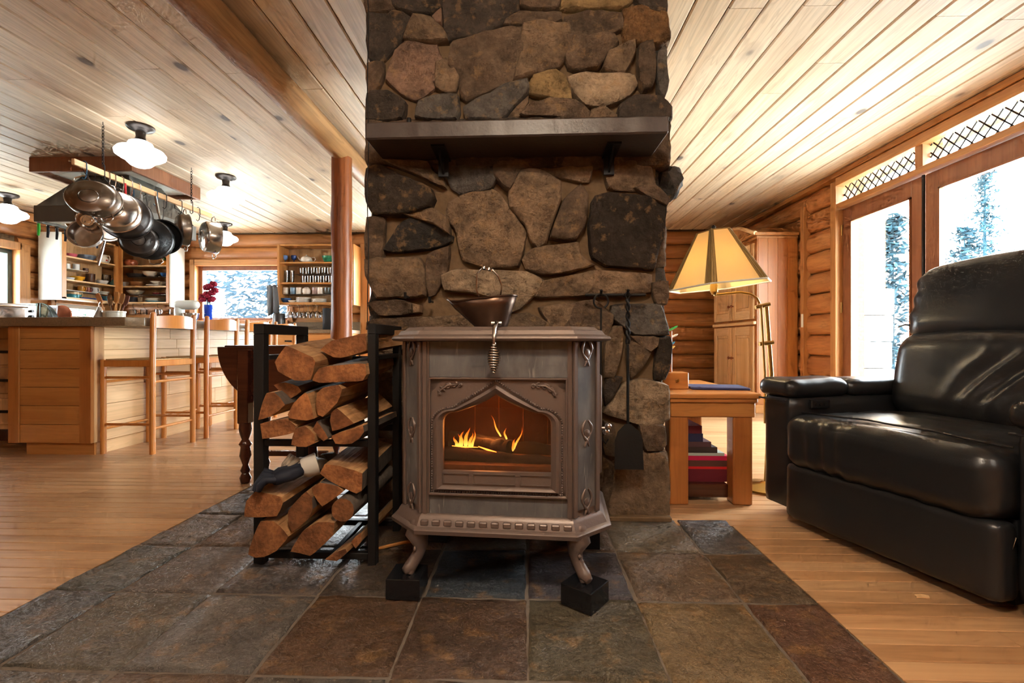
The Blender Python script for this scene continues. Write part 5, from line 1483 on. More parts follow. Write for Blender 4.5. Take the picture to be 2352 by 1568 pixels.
o_ = turned('pitcher', [(.001, 0), (.05, 0), (.072, .03), (.07, .07), (.045, .11), (.05, .125), (.045, .125), (.04, .11), (.001, .1)], S1(236, t1), 'white pitcher painted with red fruit on the upper corner shelf', 'pitcher', S(226, 216, 200), handle=(.055, .03, .11, .05))
for k in range(5):
    a = k * 1.25 + 3.6
    MB().lathe([(.001, -.012), (.012, -.006), (.015, 0), (.012, .006), (.001, .012)], 8, Matrix.Translation((.066 * math.cos(a), .066 * math.sin(a), .05 + .02 * (k % 2)))).build('painted_fruit', 'cer', o_, color=S(196, 40, 44))
turned('mug', mug(.032, .07), S1(154, 1.7125), 'plain white mug at the end of the white riser', 'mug', S(226, 226, 222))
turned('mug', mug(.036, .085), S1(175, 1.7125), 'taller white mug on the white riser', 'mug', S(216, 220, 220))
turned('jar', mug(.03, .05), S1(197, 1.7125), 'small brown jar at the end of the white riser', 'jar', S(94, 64, 48))
turned('bowl', bowl(.06, .04), S1(158, t2), 'small white bowl on the middle corner shelf', 'bowl', S(220, 222, 224))
turned('bowl', bowl(.078, .065), S1(178, t2), 'bright yellow bowl on the middle corner shelf', 'bowl', S(226, 164, 40))
turned('canister', mug(.05, .13), S1(208, t2), 'dark brown canister on the middle corner shelf', 'canister', S(92, 62, 46))
turned('bowl', bowl(.075, .06), S1(234, t2), 'white bowl with a red rim on the middle corner shelf', 'bowl', S(224, 218, 210))
turned('glass_jug', mug(.045, .16), (S1(240, t2)[0] - .06, S1(240, t2)[1] + .10, t2), 'clear glass jug behind the white bowl', 'jug', mat='tumbler', handle=(.045, .03, .12, .05))
turned('vase', [(.001, 0), (.05, 0), (.055, .04), (.03, .075), (.03, .09), (.001, .09)], (S1(256, t2)[0] + .04, S1(256, t2)[1], t2), 'teal green rounded pot beside the shelf corner', 'pot', S(96, 146, 136))
turned('mug', mug(.04, .075), S1(187, 1.4385), 'ochre yellow mug on the lower riser', 'mug', S(196, 132, 44), handle=(.04, .02, .06, .03))
turned('mug', mug(.036, .07), S1(202, 1.4385), 'red patterned mug on the lower riser', 'mug', S(160, 84, 66), handle=(.036, .02, .055, .03))
turned('mug', mug(.042, .08), S1(217, 1.4385), 'plain white mug on the lower riser', 'mug', S(216, 218, 218), handle=(.042, .02, .06, .03))
turned('bowl', bowl(.07, .04), S1(237, 1.4385), 'shallow cream bowl on the lower riser', 'bowl', S(214, 206, 192))
o_ = turned('large_jug', mug(.085, .085), S1(168, t3), 'wide tan and teal pottery cup on the bottom corner shelf', 'jug', S(190, 160, 116), handle=(.085, .02, .07, .045))
MB().lathe([(.0855, .006), (.0865, .012), (.0865, .048), (.0855, .052)], 22).build('glaze_band', 'cer', o_, color=S(60, 140, 152))
turned('bowl', bowl(.085, .075), S1(248, t3), 'teal rimmed tan bowl on the bottom corner shelf', 'bowl', S(88, 134, 140))
tag(MB().box(-6.02, -5.83, 6.02, 6.36, t3, t3 + .022).build('tray', 'matte', color=S(36, 54, 110), bevel=.004, smooth=0), 'flat dark blue tray on the bottom corner shelf', 'tray')
turned('pot', [(.001, 0), (.06, 0), (.085, .05), (.07, .09), (.05, .10), (.045, .10), (.001, .09)], S2(301, t1), 'round terracotta pot on the upper wall shelf', 'pot', S(176, 92, 56))
o_ = turned('pineapple_jar', [(.001, 0), (.035, 0), (.05, .03), (.045, .07), (.025, .085), (.001, .085)], S2(379, t1), 'small orange jar with a green leafy lid', 'jar', S(226, 140, 30))
MB().lathe([(.022, .084), (.032, .10), (.012, .13), (.001, .135)], 8).build('lid', 'cer', o_, color=S(60, 110, 70))
tag(MB().lathe([(.001, 0), (.11, 0), (.135, .045), (.13, .045), (.105, .006), (.001, .005)], 24).build('baking_pan', 'matte', color=S(40, 34, 32), loc=S2(316, 1.7055)), 'dark baking pan on the steel riser', 'pan')
turned('bowl', bowl(.115, .075), S2(349, 1.7055), 'cream serving bowl on the steel riser', 'bowl', S(214, 200, 180))
turned('bowl', bowl(.06, .06), S2(379, 1.7055), 'small bright blue bowl on the steel riser', 'bowl', S(40, 96, 160))
turned('gravy_boat', bowl(.05, .07), S2(287, t2), 'white gravy boat at the end of the middle wall shelf', 'bowl', S(220, 214, 206))
turned('basket', bowl(.105, .07), S2(317, t2), 'woven brown basket bowl on the middle wall shelf', 'basket', S(160, 104, 60), 'matte')
turned('pie_dish', bowl(.11, .05), S2(366, t2 + .022), 'fluted cream pie dish stacked on a white platter', 'dish', S(212, 202, 186))
turned('platter', plate(.14), S2(362, t2), 'white oval platter on the middle wall shelf', 'plate', S(220, 216, 210))
turned('bowl', bowl(.11, .06), S2(311, 1.4535), 'patterned cream bowl on the lower steel riser', 'bowl', S(196, 178, 150))
turned('plate', plate(.10), S2(367, 1.4535), 'dark red plate on the lower steel riser', 'plate', S(150, 50, 54))
turned('tin', mug(.05, .08), S2(306, t3), 'dark grey tin on the bottom wall shelf', 'tin', S(70, 70, 76), 'matte')
for k in range(5):
    turned('plate', plate(.125, .014), S2(357, t3 + .0105 * k), 'cream dinner plate, %s above the turquoise one' % ORD[k - 1] if k else 'turquoise plate at the bottom of the dinner plate stack', 'plate', S(206, 196, 178) if k else S(60, 150, 176), grp='plates on the bottom wall shelf' if k else None)
# glass and mug shelves
b1, b2, b3 = 1.8935, 1.6075, 1.3285
gob = [(.001, 0), (.03, 0), (.03, .004), (.006, .012), (.006, .045), (.03, .06), (.038, .09), (.036, .115), (.033, .115), (.03, .07), (.001, .06)]
turned('goblet', gob, S2(655, b1), 'pale blue and white goblet on the top glass shelf', 'goblet', S(92, 118, 160))
turned('goblet', gob, S2(675, b1), 'deep blue goblet beside the teapot', 'goblet', S(40, 70, 140))
tp = turned('teapot', [(.001, 0), (.05, 0), (.075, .03), (.08, .06), (.06, .09), (.035, .10), (.03, .102), (.001, .106)], S2(704, b1), 'white china teapot on the top glass shelf', 'teapot', S(224, 212, 196), handle=(.076, .03, .085, .05))
MB().tube([(-.07, 0, .035), (-.105, 0, .06), (-.125, 0, .095)], [.014, .009, .007], 8).build('spout', 'cer', tp, color=S(224, 212, 196))
MB().lathe([(.001, .105), (.008, .108), (.011, .116), (.006, .124), (.001, .125)], 10).build('lid_knob', 'cer', tp, color=S(224, 212, 196))
turned('bowl', bowl(.085, .10), S2(754, b1), 'green bowl half hidden behind the post', 'bowl', S(48, 134, 96))
gl = [(.001, 0), (.028, 0), (.030, .004), (.036, .10), (.034, .10), (.027, .012), (.001, .010)]
for k, px_ in enumerate((658, 670)):
    turned('tall_glass', [(r, z * 1.85) for r, z in gl], S2(px_, b2), 'tall clear glass %s the shelf side' % ('against' if k == 0 else 'second from'), 'glass', mat='tumbler', grp='tall glasses')
for k in range(6):
    turned('tumbler', gl, S2(694 + k * 12.5, 1.7295, 6.64), '%s clear tumbler from the tall glasses on the raised shelf' % ORD[k], 'glass', mat='tumbler', grp='tumblers on the raised shelf')
    turned('tumbler', gl, S2(699 + k * 12, b2, 6.64), '%s clear tumbler from the tall glasses below the raised shelf' % ORD[k], 'glass', mat='tumbler', grp='tumblers below the raised shelf')
mg = [(656, S(206, 196, 184), 'first cream mug on the mug riser'), (673, S(120, 150, 176), 'blue and brown striped mug'), (687, S(210, 198, 184), 'cream mug between the striped mug and the egg shaped one'), (724, S(150, 120, 110), 'brown striped mug past the egg shaped one'), (736, S(214, 200, 186), 'cream mug near the post'), (752, S(74, 76, 70), 'dark green mug touching the post')]
for px_, col, lb in mg: turned('mug', mug(.042, .095), S2(px_, 1.4495, 6.64), lb, 'mug', col, handle=(.042, .02, .075, .03))
turned('egg_jar', [(.001, 0), (.045, 0), (.06, .03), (.055, .07), (.03, .1), (.001, .105)], S2(704, 1.4495, 6.64), 'egg shaped cream jar among the mugs', 'jar', S(216, 202, 188))
turned('bowl', bowl(.075, .065), S2(657, b3, 6.64), 'blue bowl on the bottom dish shelf', 'bowl', S(56, 96, 150))
turned('bowl', bowl(.055, .03), S2(671, b3, 6.60), 'small shallow cream bowl on the bottom dish shelf', 'bowl', S(216, 206, 190))
for k in range(7): turned('plate', plate(.10, .012), S2(697, b3 + .0098 * k, 6.66), 'white plate, %s from the bottom of the taller dish stack' % ORD[k], 'plate', S(216, 204, 190), grp='taller stack of plates')
for k in range(5): turned('plate', plate(.10, .012), S2(733, b3 + .0098 * k, 6.66), 'white plate, %s from the bottom of the dish stack near the post' % ORD[k], 'plate', S(214, 202, 186), grp='lower stack of plates')
wg = [(.001, 0), (.034, 0), (.034, -.003), (.004, -.008), (.004, -.08), (.026, -.10), (.036, -.13), (.030, -.18), (.028, -.18), (.033, -.13), (.022, -.103), (.001, -.098)]
for k in range(8):
    turned('wine_glass', wg, S2(666 + k * 10.5, 1.294, 6.60 + .06 * (k % 2)), '%s upside down wine glass from the window under the dish shelves' % ORD[k], 'wine glass', mat='tumbler', grp='hanging wine glasses')
gm = [(.001, -.03), (.036, -.03), (.042, -.10), (.040, -.10), (.034, -.036), (.001, -.034)]
for k, px_ in enumerate((305, 330, 362, 395)):
    o_ = turned('glass_mug', [(r, z) for r, z in gm], S2(px_, 1.268, 6.60), '%s clear glass mug from the corner under the wall cupboard' % ORD[k], 'mug', mat='tumbler', grp='hanging glass mugs', handle=(.036, -.09, -.04, .03))
    MB().tube([(0, 0, .05), (0, 0, .0), (.02, 0, -.02), (.05, 0, -.04)], .0025, 5).build('cup_hook', 'iron', o_)
# ================================================================== back and side counters
bc = empty('back_counter', (0, 0, 0), label='run of pine base cabinets with drawers along the window wall', cat='cabinet')
MB().box(-6.04, -2.45, 6.26, 6.80, .1, .89).build('body', 'pinez', bc, smooth=0)
MB().box(-6.04, -2.47, 6.32, 6.80, 0, .1).build('plinth', 'maho', bc, smooth=0)
for k in range(6):
    x0 = -5.44 + k * .5
    d_ = MB().box(x0 + .01, x0 + .48, 6.24, 6.26, .70, .87).build('drawer', 'pine', bc, bevel=.004, smooth=0)
    MB().box(x0 + .20, x0 + .29, 6.225, 6.24, .775, .795).build('handle', 'iron', d_, smooth=0)
    d_ = MB().box(x0 + .01, x0 + .48, 6.24, 6.26, .12, .68).build('door', 'pinez', bc, bevel=.004, smooth=0)
    MB().box(x0 + .43, x0 + .445, 6.225, 6.24, .55, .63).build('handle', 'iron', d_, smooth=0)
w_ = MB().box(-6.05, -2.42, 6.22, 6.80, .89, .94).build('counter_worktop', 'granite', bevel=.004, smooth=0); tag(w_, 'granite worktop along the window wall', 'worktop')
MB().box(-3.44, -2.42, 6.785, 6.80, .9405, 1.06).build('splashback', 'granite', w_, smooth=0)
lc = empty('side_counter', (0, 0, 0), label='base cabinets along the log wall under the toaster oven', cat='cabinet')
MB().box(-6.05, -5.52, 4.0, 6.20, .1, .89).build('body', 'palez', lc, smooth=0)
MB().box(-6.05, -5.56, 4.05, 6.2, 0, .1).build('plinth', 'maho', lc, smooth=0)
for k in range(4):
    for z in (.13, .40, .66): MB().box(-5.52, -5.50, 4.03 + k * .54, 4.54 + k * .54, z, z + .2).build('drawer', 'palez', lc, bevel=.004, smooth=0)
w2 = MB().box(-6.05, -5.48, 3.95, 6.215, .8905, .9395).build('side_worktop', 'granite', bevel=.004, smooth=0); tag(w2, 'granite worktop along the log wall', 'worktop')
# toaster oven
q = PX(40, 715, -5.72)
to = empty('toaster_oven', (-5.72, 4.95, .9395), 0, 'steel toaster oven on the side worktop below the window', 'oven')
MB().box(-.17, .17, -.24, .24, .015, .25).build('body', 'steel', to, bevel=.012, seg=2)
MB().box(.168, .174, -.20, .12, .04, .20).build('glass_door', 'tumbler', to, smooth=0)
MB().tube([(.19, -.20, .215), (.20, -.19, .215), (.20, .11, .215), (.19, .12, .215)], .008, 8).build('handle', 'chrome', to)
for k in range(3): MB().cyl((.17, .18, .06 + .06 * k), (.19, .18, .06 + .06 * k), .016, n=12).build('knob', 'black', to)
for x_ in (-.14, .14):
    for y_ in (-.2, .2): MB().cyl((x_, y_, 0), (x_, y_, .02), .015, n=8).build('foot', 'black', to)
# boards and mesh dome
def leanboard(px_, Y, w_, h_, col, lb, round_=False):
    q = PY(px_, 715, Y)
    if round_: o_ = MB().lathe([(.001, -.009), (w_, -.009), (w_ + .003, 0), (w_, .009), (.001, .009)], 32, T((0, 0, w_ + .002), math.radians(80), 0, 0)).build('chopping_board', 'matte', color=col, loc=(q.x, Y, .9395))
    else: o_ = MB().box(-w_ / 2, w_ / 2, -.01, .01, 0, h_, T((0, 0, .002), math.radians(-6), 0, 0)).build('chopping_board', 'matte', color=col, bevel=.004, loc=(q.x, Y, .9395))
    return tag(o_, lb, 'chopping board')
leanboard(98, 5.62, .09, .29, S(150, 122, 88), 'narrow brown chopping board standing beside the toaster oven')
leanboard(115, 5.70, .13, .29, S(206, 208, 216), 'white plastic chopping board standing in the corner')
leanboard(138, 5.85, .15, .3, S(170, 96, 62), 'round reddish wooden board leaning in the corner', True)
leanboard(60, 5.27, .20, .28, S(128, 150, 142), 'grey green glass board behind the toaster oven')
q = PY(92, 690, 5.95)
dm = empty('mesh_dome', (-5.84, 5.50, .9395), 0, 'dark wire mesh food dome behind the boards', 'food cover')
MB().tube(arc((0, 0, .06), .16, 0, 2 * math.pi, 28, (1, 0, 0), (0, 1, 0))[:-1], .004, 6, closed=True).build('rim', 'darkframe', dm)
for a in range(4):
    ca, sa = math.cos(a * math.pi / 4), math.sin(a * math.pi / 4)
    MB().tube(arc((0, 0, .06), 1, 0, math.pi, 18, (.16 * ca, .16 * sa, 0), (0, 0, .24)), .0035, 5).build('rib', 'darkframe', dm)
M['mesh'] = pane('fine dark mesh', (.55, .6, .6, 1), .05, .3)
MB().lathe([(.158 * math.cos(i * math.pi / 20), .06 + .236 * math.sin(i * math.pi / 20)) for i in range(11)], 24).build('mesh', 'mesh', dm, smooth=60)
MB().cyl((0, 0, 0), (0, 0, .06), .12, .15, 24).build('base', 'matte', dm, color=S(92, 78, 64))
# ================================================================== things on the island
WT = .9445
q = PY(262, 720, 4.3)
cr = empty('utensil_crock', (q.x, 4.3, WT), 0, 'pale crock on the island worktop', 'crock')
MB().lathe([(.001, 0), (.08, 0), (.085, .01), (.085, .10), (.090, .105), (.090, .118), (.078, .118), (.077, .02), (.001, .018)], 24).build('body', 'cer', cr, color=S(206, 198, 180))
ut = [(-.05, -.02, -24, S(190, 130, 80), 'thin wooden spoon tilted far out of the crock', .30), (-.03, .01, -9, S(54, 50, 50), 'black plastic spoon in the crock', .26), (-.008, -.02, -4, S(150, 112, 78), 'wide grey wooden paddle in the crock', .25),
      (.01, .01, 3, S(200, 146, 84), 'pale wooden spatula in the middle of the crock', .28), (.022, -.02, 7, S(190, 130, 70), 'slotted wooden spoon in the crock', .29), (.04, 0, 14, S(166, 120, 74), 'wooden spoon leaning outwards in the crock', .28), (.05, .01, 22, S(120, 76, 62), 'dark wooden paddle at the outer side of the crock', .27)]
for x_, y_, a, col, lb, ln_ in ut:
    e = empty('wooden_spoon', (q.x + x_ * .6, 4.3 + y_, WT + .022), 0, lb, 'utensil', 'utensils in the crock'); e.rotation_euler[1] = math.radians(a)
    MB().tube([(0, 0, 0), (0, 0, ln_ * .62)], .006, 6).build('handle', 'matte', e, color=col)
    MB().rbox(.024, .005, .05, .0048, 8, T((0, 0, ln_ * .78)), fn=lambda p, n: Vector((-p.x * .35 * (p.z / .05) ** 2, 0, 0))).build('head', 'matte', e, color=col)
q = PY(228, 710, 4.25)
ob = empty('oil_bottle', (q.x, 4.25, WT), 0, 'grey pottery oil bottle with a spout on the island', 'bottle')
MB().lathe([(.001, 0), (.045, 0), (.047, .01), (.046, .06), (.03, .10), (.016, .135), (.014, .155), (.001, .155)], 20).build('body', 'cer', ob, color=S(168, 156, 144))
MB().tube([(0, 0, .15), (0, 0, .18), (.012, 0, .20)], [.006, .005, .003], 6).build('spout', 'chrome', ob)
q = PY(478, 715, 5.12)
vz = empty('flower_vase', (q.x, 5.12, WT), 0, 'cobalt blue glass vase at the end of the island', 'vase')
M['blueglass'] = plain('cobalt blue glass', S(20, 70, 190), .08, 0, .8)
vp = MB().lathe([(.001, 0), (.036, 0), (.038, .01), (.040, .24), (.037, .24), (.034, .02), (.001, .018)], 10).build('body', 'blueglass', vz, smooth=20)
fl_spots = [(-.03, .02, .36), (.03, -.02, .44), (.055, .01, .47), (-.055, 0, .33), (.005, -.03, .34), (.05, -.01, .37), (-.015, 0, .43), (.02, .03, .31), (.075, .0, .40), (-.04, -.03, .30), (.03, 0, .30)]
for k, (x_, y_, z_) in enumerate(fl_spots):
    f_ = empty('red_carnation', (q.x, 5.12, WT + .03), 0, 'dark red carnation, %s highest in the blue vase' % ORD[sorted(fl_spots, key=lambda f: -f[2]).index(fl_spots[k])], 'flower', 'carnations in the blue vase')
    MB().tube([(0, 0, 0), (x_ * .4, y_ * .4, z_ * .6), (x_, y_, z_ - .03)], .0022, 5).build('stem', 'matte', f_, color=S(60, 96, 56))
    def ruff(p, n_, kk=k): return n_ * (.012 * noise.noise(p * 120 + Vector((kk, 0, 0))))
    MB().rbox(.034, .034, .028, .0275, 10, T((x_, y_, z_ - .03)), fn=ruff).build('bloom', 'matte', f_, color=S(150, 22, 52), smooth=20)
q = PY(425, 700, 5.0)
mx_ = empty('stand_mixer', (q.x, 5.0, WT), 0, 'white rounded stand mixer on the island by the flowers', 'mixer')
MB().rbox(.11, .08, .02, .018, 6, T((0, 0, .02))).build('base', 'white', mx_, smooth=60)
MB().rbox(.04, .05, .10, .035, 8, T((-.06, 0, .12))).build('column', 'white', mx_, smooth=60)
MB().rbox(.13, .055, .05, .048, 10, T((.02, 0, .23))).build('head', 'white', mx_, smooth=60)
MB().lathe([(.001, .04), (.05, .04), (.075, .09), (.08, .14), (.076, .14), (.07, .09), (.001, .05)], 20, T((.06, 0, 0))).build('bowl', 'chrome', mx_, smooth=50)
# percolator, towel and black box on the back counter
q = PY(641, 725, 6.45)
kt = empty('steel_kettle', (q.x, 6.45, .9405), 0, 'dark steel kettle on the back counter under the towel', 'kettle')
MB().lathe([(.001, 0), (.075, 0), (.08, .02), (.08, .20), (.07, .225), (.03, .235), (.012, .245), (.001, .25)], 24).build('body', 'darksteel', kt, smooth=40)
for s_ in (-1, 1): MB().tube([(s_ * .078, 0, .16), (s_ * .11, 0, .165), (s_ * .115, 0, .15)], .006, 6).build('handle', 'black', kt)
q = PY(752, 735, 6.5)
bb = empty('black_speaker', (q.x + .02, 6.5, .9405), 0, 'upright black box on the back counter beside the post', 'appliance')
MB().box(-.06, .06, -.07, .07, 0, .30).build('body', 'black', bb, bevel=.008, seg=2)
q = PY(624, 660, 6.50)
vs = []; fs = []
n_, m_ = 12, 14
for i in range(n_ + 1):
    for j in range(m_ + 1):
        t, s = i / n_, j / m_
        wdt = lerp(.07, .10, t) * (1 if t < .8 else 1 - (t - .8))
        x_ = (s - .5) * 2 * wdt + .02 * t
        vs.append((x_, .018 * math.sin(s * 14 + t * 2) * (.4 + t), -.40 * t - .03 * math.sin(s * 9) * t))
for i in range(n_):
    for j in range(m_): a = i * (m_ + 1) + j; fs.append((a, a + 1, a + m_ + 2, a + m_ + 1))
tw_ = MB().add(vs, fs).build('tea_towel', 'matte', color=S(104, 108, 112), smooth=60, loc=(SX0 - .06, 6.50, q.z + .03), fix=False)
md = tw_.modifiers.new('cloth', 'SOLIDIFY'); md.thickness = .006
tag(tw_, 'grey tea towel hanging beside the dish shelves', 'towel')
MB().tube([(.075, .03, .0), (0, .01, .012), (-.04, 0, .0)], .005, 6).build('peg', 'iron', tw_)
# ================================================================== black leather recliner
w_v = Vector((.30, -.954, 0)).normalized(); d_v = Vector((.954, .30, 0)).normalized()
RO = Vector((1.134, 2.088, 0)) - w_v * .17
rc = empty('recliner', RO, 0, 'black leather power recliner facing the stove', 'recliner')
rc.matrix_world = Matrix(((w_v.x, d_v.x, 0, RO.x), (w_v.y, d_v.y, 0, RO.y), (0, 0, 1, 0), (0, 0, 0, 1)))
AW, SWd = .165, .745
def wr(a, f, s=0): return lambda p, n: n * (a * noise.noise(p * f + Vector((s, s, s))))
def rb(name, x0, x1, y0, y1, z0, z1, r, n=10, fn=None, mat='leather', par=rc):
    c = ((x0 + x1) / 2, (y0 + y1) / 2, (z0 + z1) / 2)
    return MB().rbox((x1 - x0) / 2, (y1 - y0) / 2, (z1 - z0) / 2, r, n, T(c), fn).build(name, mat, par, smooth=70)
for k, x0 in enumerate((0., AW + SWd)):
    rb('arm', x0 + .004, x0 + AW - .004, .012, .86, .045, .54, .025, 10, wr(.004, 9))
    rb('arm_pad', x0 - .012, x0 + AW + .012, -.012, .34, .53, .612, .040, 12, lambda p, n: n * (.005 * noise.noise(p * 12)) + Vector((0, 0, .006 * (1 - (p.x / .09) ** 2))))
    rb('arm_pad', x0 - .010, x0 + AW + .010, .335, .86, .53, .604, .040, 12, wr(.005, 12, 2))
    MB().tube([(x0 + AW * .96, -.008, .522), (x0 + AW * .02, -.008, .522)], .004, 6).build('seam', 'leather', rc)
pnl = MB().rbox(.008, .052, .020, .0038, 6, T((AW + .004, .16, .505))).build('control_panel', 'black', rc, smooth=60)
for k in range(3): MB().cyl((AW + .011, .135 + k * .025, .505), (AW + .015, .135 + k * .025, .505), .009, n=12).build('button', 'darksteel', pnl)
def seatfn(p, n):
    o = n * (.006 * noise.noise(p * 7 + Vector((3, 1, 2))))
    if n.y < -.3: o += n * (.008 * math.sin(p.x * 75 + 3 * noise.noise(p * 6)) * max(0, noise.noise(p * 4 + Vector((9, 0, 0))) + .25))
    if n.z > .5: o += Vector((0, 0, .016 * (1 - (p.x / .37) ** 2) * (1 - (p.y / .32) ** 2) + .006 * noise.noise(Vector((p.x * 4, p.y * 22, 1)))))
    return o
rb('seat_cushion', AW + .004, AW + SWd - .004, -.055, .60, .255, .468, .062, 40, seatfn)
MB().tube([(AW + .02 + (SWd - .04) * i / 20, .045 + .01 * math.sin(i), .474 + .012 * math.sin(math.pi * i / 20)) for i in range(21)], .0035, 6).build('seam', 'leather', rc)
rb('footrest_panel', AW + .004, AW + SWd - .004, -.035, .06, .032, .268, .030, 22, lambda p, n: n * (.006 * noise.noise(p * 6 + Vector((5, 0, 0))) + .003 * noise.noise(Vector((p.x * 14, 1, p.z * 3)))))
rb('base_frame', AW + .01, AW + SWd - .01, .06, .84, .05, .27, .02, 6)
def backmat(y, z): return T((AW + SWd / 2, y, z), math.radians(-14), 0, 0)
def lumfn(p, n):
    o = n * (.010 * noise.noise(p * 5 + Vector((1, 7, 0))))
    if n.y < -.2:
        o += n * (.028 * (1 - (p.x / .40) ** 2))
        f_ = max(0., min(1., (p.x + .20) / .25)); f_ *= max(0., 1 - abs(p.z) / .19)
        u_ = p.x * 1.0 - p.z * .55
        w_ = math.sin(u_ * 26 + 2.6 * noise.noise(p * 5)); o += n * (.016 * f_ * (1 - 2 * abs(w_) ** .8))
        o -= n * (.02 * max(0, (-p.z - .10) / .1) if p.z < -.1 else 0)
    return o
MB().rbox(SWd / 2 + .01, .115, .195, .085, 44, backmat(.69, .610), lumfn).build('lumbar_cushion', 'leather', rc, smooth=70)
def headfn(p, n):
    o = n * (.008 * noise.noise(p * 6 + Vector((8, 2, 0))))
    if n.y < -.2: o += n * (.022 * (1 - (p.x / .40) ** 2) * (1 - (p.z / .2) ** 2))
    e_ = abs(p.x) / .35
    if e_ > .9: o += n * (.004 * math.sin(p.z * 80))
    if p.z > .1: o += Vector((0, 0, .03 * (1 - (p.x / .34) ** 2)))
    return o
MB().rbox(SWd / 2 - .015, .105, .165, .075, 30, backmat(.765, .938), headfn).build('headrest', 'leather', rc, smooth=70)
MB().rbox(SWd / 2, .05, .42, .04, 8, backmat(.84, .62)).build('back_shell', 'leather', rc, smooth=60)
for x0 in (AW + .06, AW + SWd - .06):
    for y0 in (.12, .74): MB().box(x0 - .02, x0 + .02, y0 - .02, y0 + .02, 0, .055).build('foot', 'black', rc, smooth=0)
MB().tube([(AW + SWd - .015, .0, .07), (AW + SWd - .012, .01, .16), (AW + SWd - .01, .04, .22)], .008, 6).build('lever', 'chrome', rc)

# ================================================================== low table with stacked albums
tt = empty('side_table', (0, 0, 0), label='low fir table with thick legs between the chimney and the recliner', cat='table')
TX1 = G(1741, 1152, .0).x; TX1 = 1.098
TY0, TY1, TZ = 2.285, 3.06, .535
M['tablew'] = wood('fir table', S(206, 142, 78), S(176, 108, 54), 'X', .3, .3, S(110, 68, 34), 2.4, .3, .05)
M['tablez'] = wood('fir table leg', S(196, 128, 66), S(164, 96, 46), 'Z', .3, .35, S(110, 68, 34), 2.4, .3, .05)
MB().box(.668, TX1, TY0 - .02, TY1, TZ - .025, TZ).build('table_top', 'tablew', tt, bevel=.006, seg=2, smooth=0)
MB().box(.68, TX1 - .02, TY0 - .002, TY0 + .025, TZ - .115, TZ - .025).build('apron', 'tablew', tt, bevel=.004, smooth=0)
MB().box(TX1 - .04, TX1 - .015, TY0 + .025, TY1 - .02, TZ - .115, TZ - .025).build('apron', 'tablew', tt, bevel=.004, smooth=0)
MB().box(.672, TX1 - .012, TY0 - .012, TY0 - .002, TZ - .045, TZ - .025).build('moulding', 'tablew', tt, bevel=.004, smooth=0)
for x_, y_ in ((TX1 - .075, TY0 + .045), (.722, TY0 + .045), (TX1 - .075, TY1 - .075), (.722, TY1 - .075)):
    MB().box(x_ - .046, x_ + .046, y_ - .04, y_ + .04, 0, TZ - .11).build('leg', 'tablez', tt, bevel=.008, seg=2, smooth=0)
MB().box(.77, TX1 - .122, TY0 + .06, TY1 - .1, .02, .085).build('low_shelf', 'maho', tt, bevel=.003, smooth=0)
# albums stepped up under the table
al = [(.062, .235, S(104, 30, 42), 'thick maroon album at the bottom of the stack, red ribbed edge'), (.012, .236, S(206, 36, 40), 'bright red ribbed folder on the maroon album'), (.030, .232, S(92, 58, 50), 'brown album in the stepped stack'), (.022, .212, S(190, 30, 80), 'crimson folder in the stepped stack'),
      (.014, .190, S(170, 184, 180), 'pale green folder in the stepped stack'), (.028, .155, S(58, 48, 48), 'black album in the stepped stack'), (.026, .125, S(84, 60, 66), 'plum coloured album in the stepped stack'), (.040, .085, S(40, 44, 76), 'navy album near the top of the stepped stack'), (.038, .080, S(98, 34, 44), 'burgundy book on top of the stepped stack')]
z = .0855
for h, wd, col, lb in al:
    e = empty('album', (.784, TY0 + .10, z), 0, lb, 'album', 'albums under the low table')
    MB().box(0, wd, 0, .30, 0, .004).build('cover', 'matte', e, color=col, smooth=0)
    MB().box(0, wd, 0, .30, h - .004, h).build('cover', 'matte', e, color=col, smooth=0)
    MB().box(0, wd, -.002, .003, 0, h).build('spine', 'matte', e, color=col, smooth=0)
    MB().box(.004, wd - .006, .003, .296, .004, h - .004).build('pages', 'matte', e, color=S(206, 196, 180), smooth=0)
    z += h + .0005
a, b = G(1600, 886, TZ), G(1727, 899, TZ)
tag(MB().box(-.14, .14, -.10, .10, 0, .012).build('folder', 'matte', color=S(58, 62, 104), bevel=.003, smooth=0, loc=(.985, 2.52, TZ + .0005), rz=math.radians(-8)), 'slim blue folder lying on the low table', 'folder')
og = empty('desk_organizer', (.765, 2.60, TZ + .0005), 0, 'wooden letter organizer on the low table against the chimney', 'organizer')
MB().box(-.09, .02, -.11, .11, 0, .012).build('base', 'tablew', og, smooth=0)
MB().box(-.09, -.07, -.11, .11, .012, .26).build('back', 'tablew', og, bevel=.002, smooth=0)
MB().box(-.03, -.015, -.11, .11, .012, .30).build('divider', 'tablez', og, bevel=.002, smooth=0)
dr = MB().box(-.07, .06, -.14, -.03, .0, .085).build('drawer_box', 'tablew', og, bevel=.003, smooth=0)
MB().cyl((0, -.14, .045), (0, -.155, .045), .008, n=10).build('knob', 'brass', dr)
for k, (dx, dz, col, lb, tl) in enumerate(((.0, .24, S(60, 160, 80), 'green pen in the organizer', 28), (.005, .20, S(230, 232, 236), 'white marker in the organizer', 24), (.0, .15, S(60, 150, 200), 'light blue pen in the organizer', 34), (.004, .13, S(220, 190, 110), 'yellow pencil in the organizer', 30), (.0, .11, S(30, 90, 160), 'dark blue pen in the organizer', 36))):
    e = MB().tube([(0, 0, -.06), (0, 0, .05), (0, 0, .06)], [.0055, .0055, .002], 8).build('pen', 'matte', color=col, loc=(.735 + .012 + dx, 2.56 + k * .018, TZ + .06 + dz))
    e.rotation_euler = (0, math.radians(90 - tl), 0); tag(e, lb, 'pen')
q = PY(1541, 755, 2.62)
